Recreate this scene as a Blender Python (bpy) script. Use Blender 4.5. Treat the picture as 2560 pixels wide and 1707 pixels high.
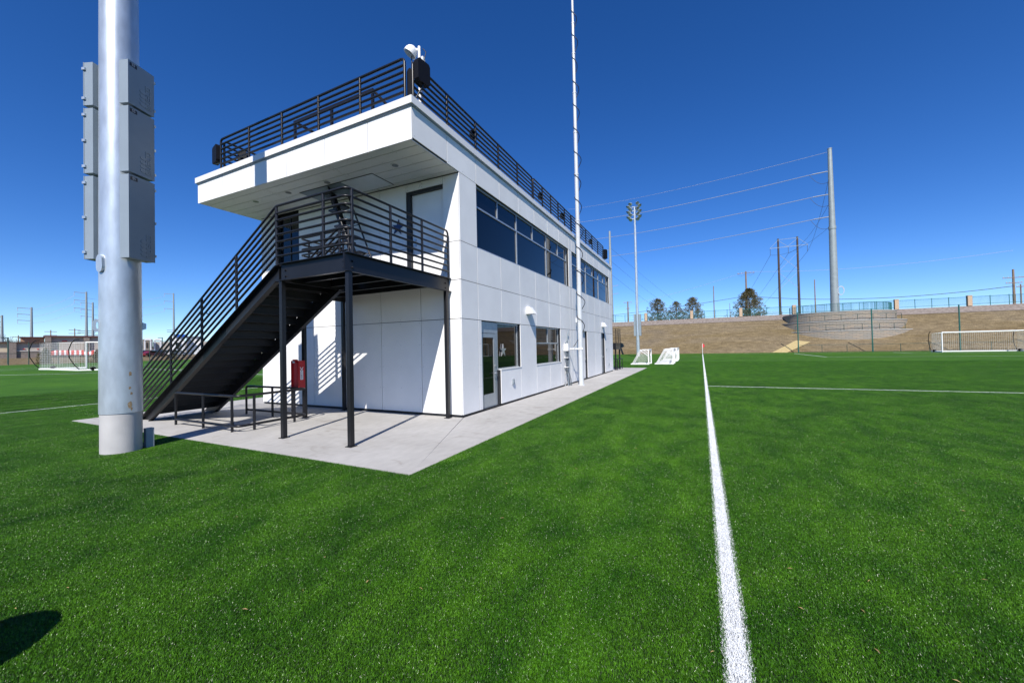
import bpy, bmesh, math, random
from mathutils import Vector, Matrix, noise
R = math.radians
for o in list(bpy.data.objects): bpy.data.objects.remove(o)
S = bpy.context.scene
COL = S.collection

# ---------------------------------------------------------------- camera
CAM = Vector((5.465, -8.3075, 1.75)); YAW, PITCH, ROLL, FPX = 0.4536, 0.0153, -0.0211, 970.62
cd = bpy.data.cameras.new('camera'); cam = bpy.data.objects.new('camera', cd); COL.objects.link(cam)
cd.sensor_fit = 'HORIZONTAL'; cd.sensor_width = 36; cd.lens = FPX * 36 / 2560; cd.clip_start = 0.05; cd.clip_end = 3000
_f = Vector((-math.sin(YAW) * math.cos(PITCH), math.cos(YAW) * math.cos(PITCH), math.sin(PITCH)))
_r = Vector((math.cos(YAW), math.sin(YAW), 0)); _u = _r.cross(_f)
RGT = _r * math.cos(ROLL) + _u * math.sin(ROLL); UPV = -_r * math.sin(ROLL) + _u * math.cos(ROLL); FWD = _f
cam.matrix_world = Matrix(((RGT.x, UPV.x, -FWD.x, CAM.x), (RGT.y, UPV.y, -FWD.y, CAM.y), (RGT.z, UPV.z, -FWD.z, CAM.z), (0, 0, 0, 1)))
S.camera = cam
# ---------------------------------------------------------------- sky and sun
SUN = Vector((0.33, -1.0, 1.03)).normalized()          # towards the sun
w = bpy.data.worlds.new('World'); S.world = w; w.use_nodes = True
nt = w.node_tree; nt.nodes.clear()
sk = nt.nodes.new('ShaderNodeTexSky'); sk.sky_type = 'NISHITA'; sk.sun_disc = False
sk.sun_elevation = math.asin(SUN.z); sk.sun_rotation = math.atan2(SUN.x, SUN.y)
sk.altitude = 3000; sk.air_density = 1.0; sk.dust_density = 0.0; sk.ozone_density = 4.0
hs = nt.nodes.new('ShaderNodeHueSaturation'); hs.inputs['Hue'].default_value = 0.511; hs.inputs['Saturation'].default_value = 1.27; hs.inputs['Value'].default_value = 1.0
gm = nt.nodes.new('ShaderNodeGamma'); gm.inputs[1].default_value = 1.0
bg = nt.nodes.new('ShaderNodeBackground'); bg.inputs[1].default_value = 0.125
wo = nt.nodes.new('ShaderNodeOutputWorld')
nt.links.new(sk.outputs[0], gm.inputs[0]); nt.links.new(gm.outputs[0], hs.inputs['Color']); nt.links.new(hs.outputs[0], bg.inputs[0]); nt.links.new(bg.outputs[0], wo.inputs[0])
ld = bpy.data.lights.new('sun', 'SUN'); ld.energy = 5.0; ld.angle = R(0.53); ld.color = (1, 0.955, 0.9)
sun = bpy.data.objects.new('sun', ld); COL.objects.link(sun); sun.location = (20, -60, 60)
sun.rotation_euler = SUN.to_track_quat('Z', 'Y').to_euler()
S.view_settings.view_transform = 'Standard'; S.view_settings.look = 'None'; S.view_settings.gamma = 1
S.view_settings.exposure = 0.38; S.view_settings.use_curve_mapping = False
S.render.engine = 'CYCLES'

# ---------------------------------------------------------------- materials
MATS = {}
def mat(name, col, rough=0.5, metal=0.0, var=0.0, scale=6.0, bump=0.0, bscale=None, spec=None, col2=None, ior=None, stretch=None, coat=0.0, detail=4):
    m = bpy.data.materials.new(name); m.use_nodes = True; n = m.node_tree.nodes; l = m.node_tree.links
    b = n['Principled BSDF']; b.inputs['Roughness'].default_value = rough; b.inputs['Metallic'].default_value = metal
    if spec is not None: b.inputs['Specular IOR Level'].default_value = spec
    if ior is not None: b.inputs['IOR'].default_value = ior
    if coat: b.inputs['Coat Weight'].default_value = coat
    b.inputs['Base Color'].default_value = (*col, 1)
    if var or col2 or bump:
        tc = n.new('ShaderNodeTexCoord'); mp = n.new('ShaderNodeMapping'); l.new(tc.outputs['Object'], mp.inputs[0])
        if stretch: mp.inputs['Scale'].default_value = stretch
    if var or col2:
        ns = n.new('ShaderNodeTexNoise'); ns.inputs['Scale'].default_value = scale; ns.inputs['Detail'].default_value = detail
        l.new(mp.outputs[0], ns.inputs[0])
        rp = n.new('ShaderNodeValToRGB'); rp.color_ramp.elements[0].position = 0.33; rp.color_ramp.elements[1].position = 0.67
        c2 = col2 if col2 else tuple(min(1, c * (1 + var)) for c in col); c1 = col if col2 else tuple(c * (1 - var) for c in col)
        rp.color_ramp.elements[0].color = (*c1, 1); rp.color_ramp.elements[1].color = (*c2, 1)
        l.new(ns.outputs[0], rp.inputs[0]); l.new(rp.outputs[0], b.inputs['Base Color'])
    if bump:
        n2 = n.new('ShaderNodeTexNoise'); n2.inputs['Scale'].default_value = bscale or scale * 4; n2.inputs['Detail'].default_value = 5
        bp = n.new('ShaderNodeBump'); bp.inputs['Strength'].default_value = bump; bp.inputs['Distance'].default_value = 0.02
        l.new(mp.outputs[0], n2.inputs[0]); l.new(n2.outputs[0], bp.inputs['Height']); l.new(bp.outputs[0], b.inputs['Normal'])
    MATS[name] = m; return m
def nodes_of(m): return m.node_tree.nodes, m.node_tree.links, m.node_tree.nodes['Principled BSDF']

M_panel = mat('panel_white', (0.82, 0.81, 0.785), 0.62, var=0.035, scale=1.3, bump=0.04, bscale=60)
n, l, b = nodes_of(M_panel); oi = n.new('ShaderNodeObjectInfo'); rv = n.new('ShaderNodeMapRange'); rv.inputs['To Min'].default_value = 0.955; rv.inputs['To Max'].default_value = 1.02
lk = b.inputs['Base Color'].links[0].from_socket; vm = n.new('ShaderNodeVectorMath'); vm.operation = 'SCALE'; l.new(oi.outputs['Random'], rv.inputs[0]); l.new(lk, vm.inputs[0]); l.new(rv.outputs[0], vm.inputs['Scale']); l.new(vm.outputs[0], b.inputs['Base Color'])
M_soffit = mat('soffit_white', (0.80, 0.80, 0.78), 0.65, var=0.03, scale=2)
M_screw = mat('fastener_grey', (0.30, 0.31, 0.32), 0.5)
M_coping = mat('coping_white', (0.74, 0.735, 0.72), 0.42, var=0.02, scale=3)
M_dark = mat('black_backing', (0.012, 0.013, 0.015), 0.7)
M_jamb = mat('black_trim', (0.016, 0.017, 0.02), 0.45)
M_black = mat('black_steel', (0.010, 0.010, 0.012), 0.36, spec=0.4, var=0.12, scale=8, bump=0.02)
M_glass = mat('tinted_glass', (0.003, 0.004, 0.006), 0.01, ior=1.45)
M_alu = mat('aluminium', (0.42, 0.45, 0.47), 0.38, metal=0.55, var=0.05, scale=10)
M_galv = mat('galvanised_steel', (0.52, 0.57, 0.60), 0.36, metal=0.55, var=0.12, scale=7, stretch=(1, 1, 0.35), bump=0.03)
M_galv2 = mat('weathered_steel', (0.27, 0.31, 0.32), 0.55, metal=0.2, var=0.08, scale=2)
M_box = mat('grey_cabinet', (0.23, 0.275, 0.31), 0.45, var=0.03, scale=4)
M_boxm = mat('cabinet_emboss', (0.26, 0.295, 0.32), 0.4)
M_tag = mat('tag_dark', (0.012, 0.014, 0.02), 0.4)
M_tagt = mat('tag_letters', (0.55, 0.57, 0.6), 0.5)
M_white = mat('white_paint', (0.80, 0.80, 0.79), 0.4, var=0.02, scale=5)
M_mast = mat('white_mast', (0.56, 0.58, 0.59), 0.35, metal=0.1, var=0.04, scale=5)
M_cable = mat('black_cable', (0.01, 0.01, 0.011), 0.5)
M_conc = mat('concrete_grey', (0.44, 0.43, 0.415), 0.85, var=0.09, scale=2.4, bump=0.1, bscale=50)
M_red = mat('red_plastic', (0.52, 0.012, 0.014), 0.35, var=0.06, scale=9)
M_redflag = mat('red_cloth', (0.6, 0.03, 0.04), 0.7)
M_speaker = mat('speaker_black', (0.004, 0.004, 0.006), 0.6, spec=0.2)
M_net = mat('net_white', (0.75, 0.75, 0.72), 0.8)
M_green = mat('green_fence', (0.008, 0.10, 0.085), 0.4)
M_stone = None
M_wood = mat('pole_wood', (0.20, 0.15, 0.11), 0.85, var=0.2, scale=6, stretch=(1, 1, 0.2))
M_woodd = mat('dark_pole_wood', (0.06, 0.042, 0.035), 0.85, var=0.2, scale=6, stretch=(1, 1, 0.2))
M_wire = mat('wire_grey', (0.45, 0.47, 0.50), 0.5)
M_wired = mat('wire_dark', (0.06, 0.065, 0.075), 0.6)
M_bluestar = mat('blue_star', (0.03, 0.05, 0.11), 0.35, metal=0.4)
M_silver = mat('brushed_silver', (0.55, 0.56, 0.58), 0.3, metal=0.8)
M_lens = mat('lamp_lens', (0.25, 0.26, 0.25), 0.2)
M_rubber = mat('rubber', (0.006, 0.006, 0.006), 0.7, spec=0.2)
M_bark = mat('bark', (0.09, 0.065, 0.045), 0.9, var=0.2)
M_roof = mat('roof_membrane', (0.25, 0.25, 0.25), 0.9)
M_hatch = mat('hatch_metal', (0.80, 0.82, 0.84), 0.4, metal=0.0, var=0.03)

# ---------------------------------------------------------------- mesh helper
class MB:
    def __init__(s): s.v = []; s.f = []; s.m = []; s.sm = []
    def add(s, vs, fs, mi=0, smooth=False):
        o = len(s.v); s.v += [tuple(v) for v in vs]
        for f in fs: s.f.append([o + i for i in f]); s.m.append(mi); s.sm.append(smooth)
        return s
    def box(s, a, b, mi=0):
        x0, y0, z0 = a; x1, y1, z1 = b
        vs = [(x0,y0,z0),(x1,y0,z0),(x1,y1,z0),(x0,y1,z0),(x0,y0,z1),(x1,y0,z1),(x1,y1,z1),(x0,y1,z1)]
        return s.add(vs, [(3,2,1,0),(4,5,6,7),(0,1,5,4),(1,2,6,5),(2,3,7,6),(3,0,4,7)], mi)
    def hexa(s, bot, top, mi=0):       # two quads in same order (counter-clockwise seen from above)
        return s.add(list(bot) + list(top), [(3,2,1,0),(4,5,6,7),(0,1,5,4),(1,2,6,5),(2,3,7,6),(3,0,4,7)], mi)
    def obox(s, c, ax, ay, az, hx, hy, hz, mi=0):
        c = Vector(c); ax = Vector(ax); ay = Vector(ay); az = Vector(az); vs = []
        for k in (-1, 1):
            for i, j in ((-1,-1),(1,-1),(1,1),(-1,1)): vs.append(c + ax*hx*i + ay*hy*j + az*hz*k)
        return s.add(vs, [(3,2,1,0),(4,5,6,7),(0,1,5,4),(1,2,6,5),(2,3,7,6),(3,0,4,7)], mi)
    def bar(s, p, q, wx, wz, mi=0, up=(0,0,1)):
        p = Vector(p); q = Vector(q); d = (q - p); L = d.length; d.normalize(); up = Vector(up)
        if abs(d.dot(up)) > 0.98: up = Vector((1, 0, 0))
        sx = d.cross(up).normalized(); sz = sx.cross(d)
        return s.obox((p + q) / 2, sx, d, sz, wx/2, L/2, wz/2, mi)
    def tube(s, pts, r, n=8, mi=0, closed=False, caps=True):
        pts = [Vector(p) for p in pts]; N = len(pts); rs = r if isinstance(r, (list, tuple)) else [r]*N
        t0 = (pts[1] - pts[0]).normalized(); ref = Vector((0,0,1)) if abs(t0.z) < 0.9 else Vector((1,0,0))
        a = t0.cross(ref).normalized(); rings = []; o = len(s.v)
        for i in range(N):
            if i == 0: t = pts[1] - pts[0]
            elif i == N-1: t = pts[-1] - pts[-2]
            else: t = (pts[i+1] - pts[i]).normalized() + (pts[i] - pts[i-1]).normalized()
            t.normalize(); a = (a - t * a.dot(t)).normalized(); b = t.cross(a)
            k = 1.0
            if 0 < i < N-1:
                c = (pts[i+1]-pts[i]).normalized().dot((pts[i]-pts[i-1]).normalized()); k = 1
            for j in range(n):
                th = 2*math.pi*j/n; s.v.append(tuple(pts[i] + (a*math.cos(th) + b*math.sin(th)) * rs[i] * k))
        for i in range(N-1):
            for j in range(n):
                s.f.append([o+i*n+j, o+i*n+(j+1)%n, o+(i+1)*n+(j+1)%n, o+(i+1)*n+j]); s.m.append(mi); s.sm.append(True)
        if caps:
            for i_, flip in ((0, True), (N-1, False)):
                o2 = len(s.v); s.v += s.v[o+i_*n:o+i_*n+n]; q = [o2+j for j in range(n)]
                s.f.append(q[::-1] if flip else q); s.m.append(mi); s.sm.append(False)
        return s
    def cyl(s, p, q, r0, r1=None, n=16, mi=0): return s.tube([p, q], [r0, r0 if r1 is None else r1], n, mi)
    def prism(s, poly, o, ax, ay, az, h, mi=0):   # polygon in (ax, ay), extruded along az
        o = Vector(o); ax = Vector(ax); ay = Vector(ay); az = Vector(az); n = len(poly)
        vs = [o + ax*p[0] + ay*p[1] for p in poly] + [o + ax*p[0] + ay*p[1] + az*h for p in poly]
        fs = [list(range(n))[::-1], list(range(n, 2*n))] + [[i, (i+1)%n, n+(i+1)%n, n+i] for i in range(n)]
        return s.add(vs, fs, mi)
    def mesh(s, name, mats):
        me = bpy.data.meshes.new(name); me.from_pydata(s.v, [], s.f)
        for m in (mats if isinstance(mats, (list, tuple)) else [mats]): me.materials.append(m)
        me.polygons.foreach_set('material_index', s.m); me.polygons.foreach_set('use_smooth', s.sm); me.update(); return me
    def build(s, name, mats, parent=None, fix=True):
        me = s.mesh(name, mats)
        if fix:
            bm = bmesh.new(); bm.from_mesh(me); bmesh.ops.recalc_face_normals(bm, faces=bm.faces); bm.to_mesh(me); bm.free()
        return link(name, me, parent)
def wloc(o):
    p = Vector((0,0,0))
    while o: p = p + o.location; o = o.parent
    return p
def link(name, me, parent=None, loc=None):
    o = bpy.data.objects.new(name, me); COL.objects.link(o)
    if parent:
        o.parent = parent; o.location = -wloc(parent) if loc is None else loc
    elif loc is not None: o.location = loc
    return o
def tag(o, label, cat, group=None):
    o['label'] = label; o['category'] = cat
    if group: o['group'] = group
    return o
def thing(name, label, cat, loc, group=None):
    o = bpy.data.objects.new(name, None); COL.objects.link(o); o.location = loc; o.empty_display_size = 0.3
    return tag(o, label, cat, group)
def struct(o, label=None, kind='structure'):
    o['kind'] = kind
    if label: o['label'] = label
    return o
def copy_tree(o, parent=None):
    c = o.copy(); COL.objects.link(c); c.parent = parent
    for ch in o.children: copy_tree(ch, c)
    return c
def dirv(u, v):
    return FWD + RGT * ((u - 1280) / FPX) + UPV * ((853.5 - v) / FPX)
def at(u, v, d):                 # the point seen at photograph pixel (u, v), d metres away over the ground
    r = dirv(u, v); return CAM + r * (d / math.hypot(r.x, r.y))
def arc(c, r, a0, a1, n, z): return [(c[0] + r*math.cos(R(a0 + (a1-a0)*i/n)), c[1] + r*math.sin(R(a0 + (a1-a0)*i/n)), z) for i in range(n+1)]
def text_mesh(body, size, depth):
    c = bpy.data.curves.new('txt', 'FONT'); c.body = body; c.size = size; c.extrude = depth; c.align_x = 'CENTER'; c.align_y = 'CENTER'; c.resolution_u = 3
    o = bpy.data.objects.new('txt', c); COL.objects.link(o); dg = bpy.context.evaluated_depsgraph_get(); dg.update()
    me = bpy.data.meshes.new_from_object(o.evaluated_get(dg)); vs = [v.co.copy() for v in me.vertices]; fs = [list(p.vertices) for p in me.polygons]
    bpy.data.objects.remove(o); bpy.data.curves.remove(c); bpy.data.meshes.remove(me); return vs, fs
def put_text(mb, body, size, depth, o, ax, ay, mi=0):
    vs, fs = text_mesh(body, size, depth); ax = Vector(ax); ay = Vector(ay); az = ax.cross(ay); o = Vector(o)
    mb.add([o + ax*v.x + ay*v.y + az*v.z for v in vs], fs, mi)
def star_poly(r, k=0.4, rot=0.0):
    return [((r if i % 2 == 0 else r*k)*math.sin(R(rot + 36*i)), (r if i % 2 == 0 else r*k)*math.cos(R(rot + 36*i))) for i in range(10)]
rnd = random.Random(7)
def smooth01(t): t = max(0, min(1, t)); return t*t*(3-2*t)

# ---------------------------------------------------------------- ground
def H(x, y):
    z = 0.02 * min(max(-14.5 - x, 0), 32)                       # the left pitch climbs gently
    z += 1.15 * smooth01((-93 - x) / 40)
    if y > 67:
        k = smooth01((x + 75) / 40)
        z += k * 7.15 * min((y - 67) / 17, 1)
    return z
def sheet(name, m, xs, ys, dz, inside=None):
    idx = {}; vs = []; fs = []
    for j, y in enumerate(ys):
        for i, x in enumerate(xs): idx[i, j] = len(vs); vs.append((x, y, H(x, y) + dz))
    for j in range(len(ys)-1):
        for i in range(len(xs)-1):
            cx = (xs[i]+xs[i+1])/2; cy = (ys[j]+ys[j+1])/2
            if inside is None or inside(cx, cy): fs.append((idx[i,j], idx[i+1,j], idx[i+1,j+1], idx[i,j+1]))
    me = bpy.data.meshes.new(name); me.from_pydata(vs, [], fs); me.materials.append(m); me.update(); me.validate()
    bm = bmesh.new(); bm.from_mesh(me); bmesh.ops.delete(bm, geom=[v for v in bm.verts if not v.link_faces], context='VERTS'); bm.to_mesh(me); bm.free()
    return link(name, me)
# dry grass terrain
M_dry = bpy.data.materials.new('dry_grass'); M_dry.use_nodes = True
n, l, b = nodes_of(M_dry); b.inputs['Roughness'].default_value = 0.95; b.inputs['Specular IOR Level'].default_value = 0.1
geo = n.new('ShaderNodeNewGeometry')
def nz(scale, detail=6, dist=0.0, stretch=None, n=None, l=None, geo=None):
    t = n.new('ShaderNodeTexNoise'); t.inputs['Scale'].default_value = scale; t.inputs['Detail'].default_value = detail; t.inputs['Distortion'].default_value = dist
    if stretch:
        mp = n.new('ShaderNodeMapping'); mp.inputs['Scale'].default_value = stretch; l.new(geo.outputs['Position'], mp.inputs[0]); l.new(mp.outputs[0], t.inputs[0])
    else: l.new(geo.outputs['Position'], t.inputs[0])
    return t
def ramp(n, stops):
    r = n.new('ShaderNodeValToRGB'); e = r.color_ramp.elements
    while len(e) < len(stops): e.new(0.5)
    for i, (p, c) in enumerate(stops): e[i].position = p; e[i].color = (*c, 1)
    return r
t1 = nz(0.16, 9, 0.8, (0.45, 1, 1.3), n, l, geo); t2 = nz(1.6, 9, 0.4, (0.5, 1, 2.2), n, l, geo); t3 = nz(9, 4, 0, None, n, l, geo)
r1 = ramp(n, [(0.25, (0.140, 0.118, 0.056)), (0.42, (0.178, 0.135, 0.072)), (0.56, (0.198, 0.155, 0.094)), (0.75, (0.165, 0.133, 0.092))])
r2 = ramp(n, [(0.3, (0.72, 0.70, 0.68)), (0.55, (1.0, 1.0, 1.0)), (0.72, (1.3, 1.28, 1.22))])
r3 = ramp(n, [(0.3, (0.55, 0.55, 0.55)), (0.55, (1.0, 1, 1)), (0.72, (1.7, 1.68, 1.6))])
mx = n.new('ShaderNodeMix'); mx.data_type = 'RGBA'; mx.blend_type = 'MULTIPLY'; mx.inputs[0].default_value = 1
mx2 = n.new('ShaderNodeMix'); mx2.data_type = 'RGBA'; mx2.blend_type = 'MULTIPLY'; mx2.inputs[0].default_value = 1
l.new(t1.outputs[0], r1.inputs[0]); l.new(t2.outputs[0], r2.inputs[0]); l.new(t3.outputs[0], r3.inputs[0])
l.new(r1.outputs[0], mx.inputs[6]); l.new(r2.outputs[0], mx.inputs[7]); l.new(mx.outputs[2], mx2.inputs[6]); l.new(r3.outputs[0], mx2.inputs[7])
l.new(mx2.outputs[2], b.inputs['Base Color'])
bp = n.new('ShaderNodeBump'); bp.inputs['Strength'].default_value = 0.8; bp.inputs['Distance'].default_value = 0.12; l.new(t2.outputs[0], bp.inputs['Height']); l.new(bp.outputs[0], b.inputs['Normal'])
xs = sorted(set([-1500, -900, -600, -400, -300, -240, -200] + list(range(-180, 100, 6)) + [-14.5, -46.5, 130, 180, 260, 400, 700, 1500]))
ys = sorted(set([-800, -400, -200, -120, -80] + list(range(-60, 60, 8)) + [62, 67, 71, 75.5, 80, 84, 90, 100, 120, 150, 200, 300, 500, 1000, 2000]))
ter = sheet('terrain', M_dry, xs, ys, -0.12); struct(ter, 'dry tan grass ground and embankment around the pitches')
# gravelly strip along the crest
M_mulch = mat('crest_gravel', (0.15, 0.12, 0.10), 0.95, col2=(0.27, 0.23, 0.20), scale=3, bump=0.5, bscale=8)
st = sheet('crest_strip', M_mulch, [x for x in range(-44, 101, 4)], [81.3, 84, 92], -0.06); struct(st, 'grey gravel strip along the top of the embankment')

# turf material
def turf_mat(name, far):
    m = bpy.data.materials.new(name); m.use_nodes = True; n, l, b = nodes_of(m); geo = n.new('ShaderNodeNewGeometry')
    big = nz(0.35, 4, 0.4, None, n, l, geo); mid = nz(2.2, 5, 0.5, (1, 0.55, 1), n, l, geo)
    if far: cA, cB = (0.033, 0.100, 0.004), (0.057, 0.146, 0.008)
    else: cA, cB = (0.031, 0.118, 0.004), (0.081, 0.224, 0.009)
    ra = ramp(n, [(0.3, cA), (0.7, cB)]); rb = ramp(n, [(0.27, (0.70, 0.74, 0.78)), (0.5, (1.0, 1.0, 1.0)), (0.72, (1.18, 1.12, 1.1))])
    mx = n.new('ShaderNodeMix'); mx.data_type = 'RGBA'; mx.blend_type = 'MULTIPLY'; mx.inputs[0].default_value = 1
    l.new(mid.outputs[0], ra.inputs[0]); l.new(big.outputs[0], rb.inputs[0]); l.new(ra.outputs[0], mx.inputs[6]); l.new(rb.outputs[0], mx.inputs[7])
    out = mx.outputs[2]
    if far:
        fine = nz(26, 3, 0, None, n, l, geo); rc = ramp(n, [(0.32, (0.6, 0.6, 0.6)), (0.68, (1.4, 1.4, 1.4))])
        m3 = n.new('ShaderNodeMix'); m3.data_type = 'RGBA'; m3.blend_type = 'MULTIPLY'; m3.inputs[0].default_value = 1
        l.new(fine.outputs[0], rc.inputs[0]); l.new(out, m3.inputs[6]); l.new(rc.outputs[0], m3.inputs[7]); out = m3.outputs[2]
        bp = n.new('ShaderNodeBump'); bp.inputs['Strength'].default_value = 0.6; bp.inputs['Distance'].default_value = 0.03; l.new(fine.outputs[0], bp.inputs['Height']); l.new(bp.outputs[0], b.inputs['Normal'])
        b.inputs['Roughness'].default_value = 0.8; b.inputs['Specular IOR Level'].default_value = 0.15
    else:
        isl = ramp(n, [(0.0, (0.30, 0.34, 0.35)), (0.35, (0.75, 0.78, 0.75)), (0.8, (1.15, 1.12, 1.1)), (0.95, (1.35, 1.28, 1.5)), (1.0, (1.8, 1.6, 3.0))]); l.new(geo.outputs['Random Per Island'], isl.inputs[0])
        m3 = n.new('ShaderNodeMix'); m3.data_type = 'RGBA'; m3.blend_type = 'MULTIPLY'; m3.inputs[0].default_value = 1
        l.new(out, m3.inputs[6]); l.new(isl.outputs[0], m3.inputs[7]); out = m3.outputs[2]
        tuft = nz(75, 2, 0.2, (1, 0.8, 1), n, l, geo); rt_ = ramp(n, [(0.34, (0.48, 0.5, 0.5)), (0.5, (0.95, 0.95, 0.95)), (0.66, (1.6, 1.55, 1.8))]); l.new(tuft.outputs[0], rt_.inputs[0])
        m5 = n.new('ShaderNodeMix'); m5.data_type = 'RGBA'; m5.blend_type = 'MULTIPLY'; m5.inputs[0].default_value = 1; l.new(out, m5.inputs[6]); l.new(rt_.outputs[0], m5.inputs[7]); out = m5.outputs[2]
        tuft2 = nz(9, 3, 0.6, (1, 0.5, 1), n, l, geo); ru_ = ramp(n, [(0.32, (0.84, 0.86, 0.86)), (0.68, (1.15, 1.13, 1.12))]); l.new(tuft2.outputs[0], ru_.inputs[0])
        m6 = n.new('ShaderNodeMix'); m6.data_type = 'RGBA'; m6.blend_type = 'MULTIPLY'; m6.inputs[0].default_value = 1; l.new(out, m6.inputs[6]); l.new(ru_.outputs[0], m6.inputs[7]); out = m6.outputs[2]
        b.inputs['Roughness'].default_value = 0.30; b.inputs['Specular IOR Level'].default_value = 0.34
        tr = n.new('ShaderNodeBsdfTranslucent'); ms = n.new('ShaderNodeMixShader'); ms.inputs[0].default_value = 0.22
        l.new(out, tr.inputs[0]); l.new(b.outputs[0], ms.inputs[1]); l.new(tr.outputs[0], ms.inputs[2]); l.new(ms.outputs[0], n['Material Output'].inputs[0])
    l.new(out, b.inputs['Base Color']); return m
M_turf = turf_mat('turf_fibre', False); M_turffar = turf_mat('turf_far', True)
M_infill = mat('turf_infill', (0.012, 0.026, 0.008), 0.95, var=0.3, scale=30)
SX0, SX1, SY0, SYF = -10.1, 1.765, -4.06, 22.59          # concrete slab outline
LX0, LX1 = 5.540, 5.664                                   # touchline
HY0, HY1 = 9.42, 9.56                                    # halfway line
def near(x, y):       # where fibres stand
    return (-21.1 < x < 34 and y < 34) and not (SX0 < x < SX1 and SY0 < y < SYF)
tx = sorted(set([-92, -80, -70, -60, -50, -46.5, -40, -34, -30, -26, -21.1, -14.5, SX0, SX1, 8, 12, 16, 22, 28, 34, 42, 50, 60, 72]))
ty = sorted(set([-60, -40, -25, -16, SY0, 0, 4, 10, 16, SYF, 28, 34, 40, 48, 56, 62, 67]))
def dzfar(x, y): return 0
o = sheet('turf', M_turffar, tx, ty, -0.004, lambda x, y: not near(x, y) and not (SX0 < x < SX1 and SY0 < y < SYF)); struct(o, 'artificial green turf of the two soccer pitches')
o = sheet('turf_base', M_infill, tx, ty, -0.022, lambda x, y: near(x, y)); struct(o, 'dark infill under the turf fibres')

def blades(seed, w, d, count, h0, h1, wid, lmax=1.15):
    r = random.Random(seed); vs = []; fs = []
    for k in range(count):
        x = r.uniform(-w/2, w/2); y = r.uniform(-d/2, d/2); a = r.uniform(0, 6.283); hh = r.uniform(h0, h1); ww = wid * r.uniform(0.7, 1.25) / 2
        la = r.gauss(1.9, 1.5); lean = r.uniform(0.25, 1.0) * lmax * hh; lx, ly = math.cos(la)*lean, math.sin(la)*lean
        cx, cy = math.cos(a)*ww, math.sin(a)*ww; o = len(vs)
        vs += [(x-cx, y-cy, 0), (x+cx, y+cy, 0), (x-cx*.85+lx*.4, y-cy*.85+ly*.4, hh*.6), (x+cx*.85+lx*.4, y+cy*.85+ly*.4, hh*.6), (x+lx, y+ly, hh*r.uniform(.75, 1.0))]
        fs += [(o, o+1, o+3, o+2), (o+2, o+3, o+4)]
    return vs, fs
def fibre_object(name, variants, points, m):
    vs = []; fs = []; kind = []
    for k, (v, f) in enumerate(variants):
        o = len(vs); vs += v; fs += [[o+i for i in q] for q in f]; kind += [k] * len(v)
    vs += points; kind += [9] * len(points)
    me = bpy.data.meshes.new(name); me.from_pydata(vs, [], fs); me.materials.append(m)
    at_ = me.attributes.new('part', 'INT', 'POINT'); at_.data.foreach_set('value', kind); me.update()
    ob = link(name, me)
    ng = bpy.data.node_groups.new(name + '_nodes', 'GeometryNodeTree'); ng.interface.new_socket('Geometry', in_out='INPUT', socket_type='NodeSocketGeometry'); ng.interface.new_socket('Geometry', in_out='OUTPUT', socket_type='NodeSocketGeometry')
    N = ng.nodes; L = ng.links; gi = N.new('NodeGroupInput'); go = N.new('NodeGroupOutput')
    na = N.new('GeometryNodeInputNamedAttribute'); na.data_type = 'INT'; na.inputs['Name'].default_value = 'part'
    def sep(val):
        c = N.new('FunctionNodeCompare'); c.data_type = 'INT'; c.operation = 'EQUAL'; c.inputs[3].default_value = val
        L.new(na.outputs['Attribute'], c.inputs[2]); s_ = N.new('GeometryNodeSeparateGeometry'); s_.domain = 'POINT'
        L.new(gi.outputs[0], s_.inputs[0]); L.new(c.outputs[0], s_.inputs[1]); return s_.outputs[0]
    jn = N.new('GeometryNodeJoinGeometry')
    for k in range(len(variants)):
        g2 = N.new('GeometryNodeGeometryToInstance'); L.new(sep(k), g2.inputs[0]); L.new(g2.outputs[0], jn.inputs[0])
    ip = N.new('GeometryNodeInstanceOnPoints'); L.new(sep(9), ip.inputs['Points']); L.new(jn.outputs[0], ip.inputs['Instance']); ip.inputs['Pick Instance'].default_value = True
    ri = N.new('FunctionNodeRandomValue'); ri.data_type = 'INT'; ri.inputs[4].default_value = 0; ri.inputs[5].default_value = len(variants) - 1
    L.new(ri.outputs[2], ip.inputs['Instance Index']); L.new(ip.outputs[0], go.inputs[0])
    md = ob.modifiers.new('fibres', 'NODES'); md.node_group = ng
    struct(ob, None, 'stuff'); return ob
def inview(x, y):
    dx, dy = x - CAM.x, y - CAM.y; f = dx*FWD.x + dy*FWD.y; r = dx*RGT.x + dy*RGT.y
    return f > -1.0 and abs(r) < f*1.45 + 3.0
TIL = 1.0
var_green = [blades(11+k, 1.02, 1.02, 42000, 0.014, 0.024, 0.0029, 1.1) for k in range(3)]
pts = []
def fill(x0, x1, y0, y1):
    nx = max(1, math.ceil((x1-x0) - 1e-6)); ny = max(1, math.ceil((y1-y0) - 1e-6))
    for i in range(nx):
        for j in range(ny):
            x = x0 + .5 + i if i < nx-1 else x1 - .5; y = y0 + .5 + j if j < ny-1 else y1 - .5
            if inview(x, y): pts.append((x, y, H(x, y) - 0.010))
fill(SX1, LX0, SY0, 34); fill(SX0, LX0, SY0-9, SY0); fill(-14.548, SX0, SY0-9, 34); fill(-21.1, -14.672, SY0-9, 34)
fill(LX1, 34, HY1, 34); fill(LX1, 34, SY0-6, HY0); fill(SX0, SX1, SYF, 34)
gr = fibre_object('turf_grass', var_green, pts, M_turf); gr['label'] = 'green artificial turf fibres around the building'; gr['category'] = 'turf'
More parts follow.
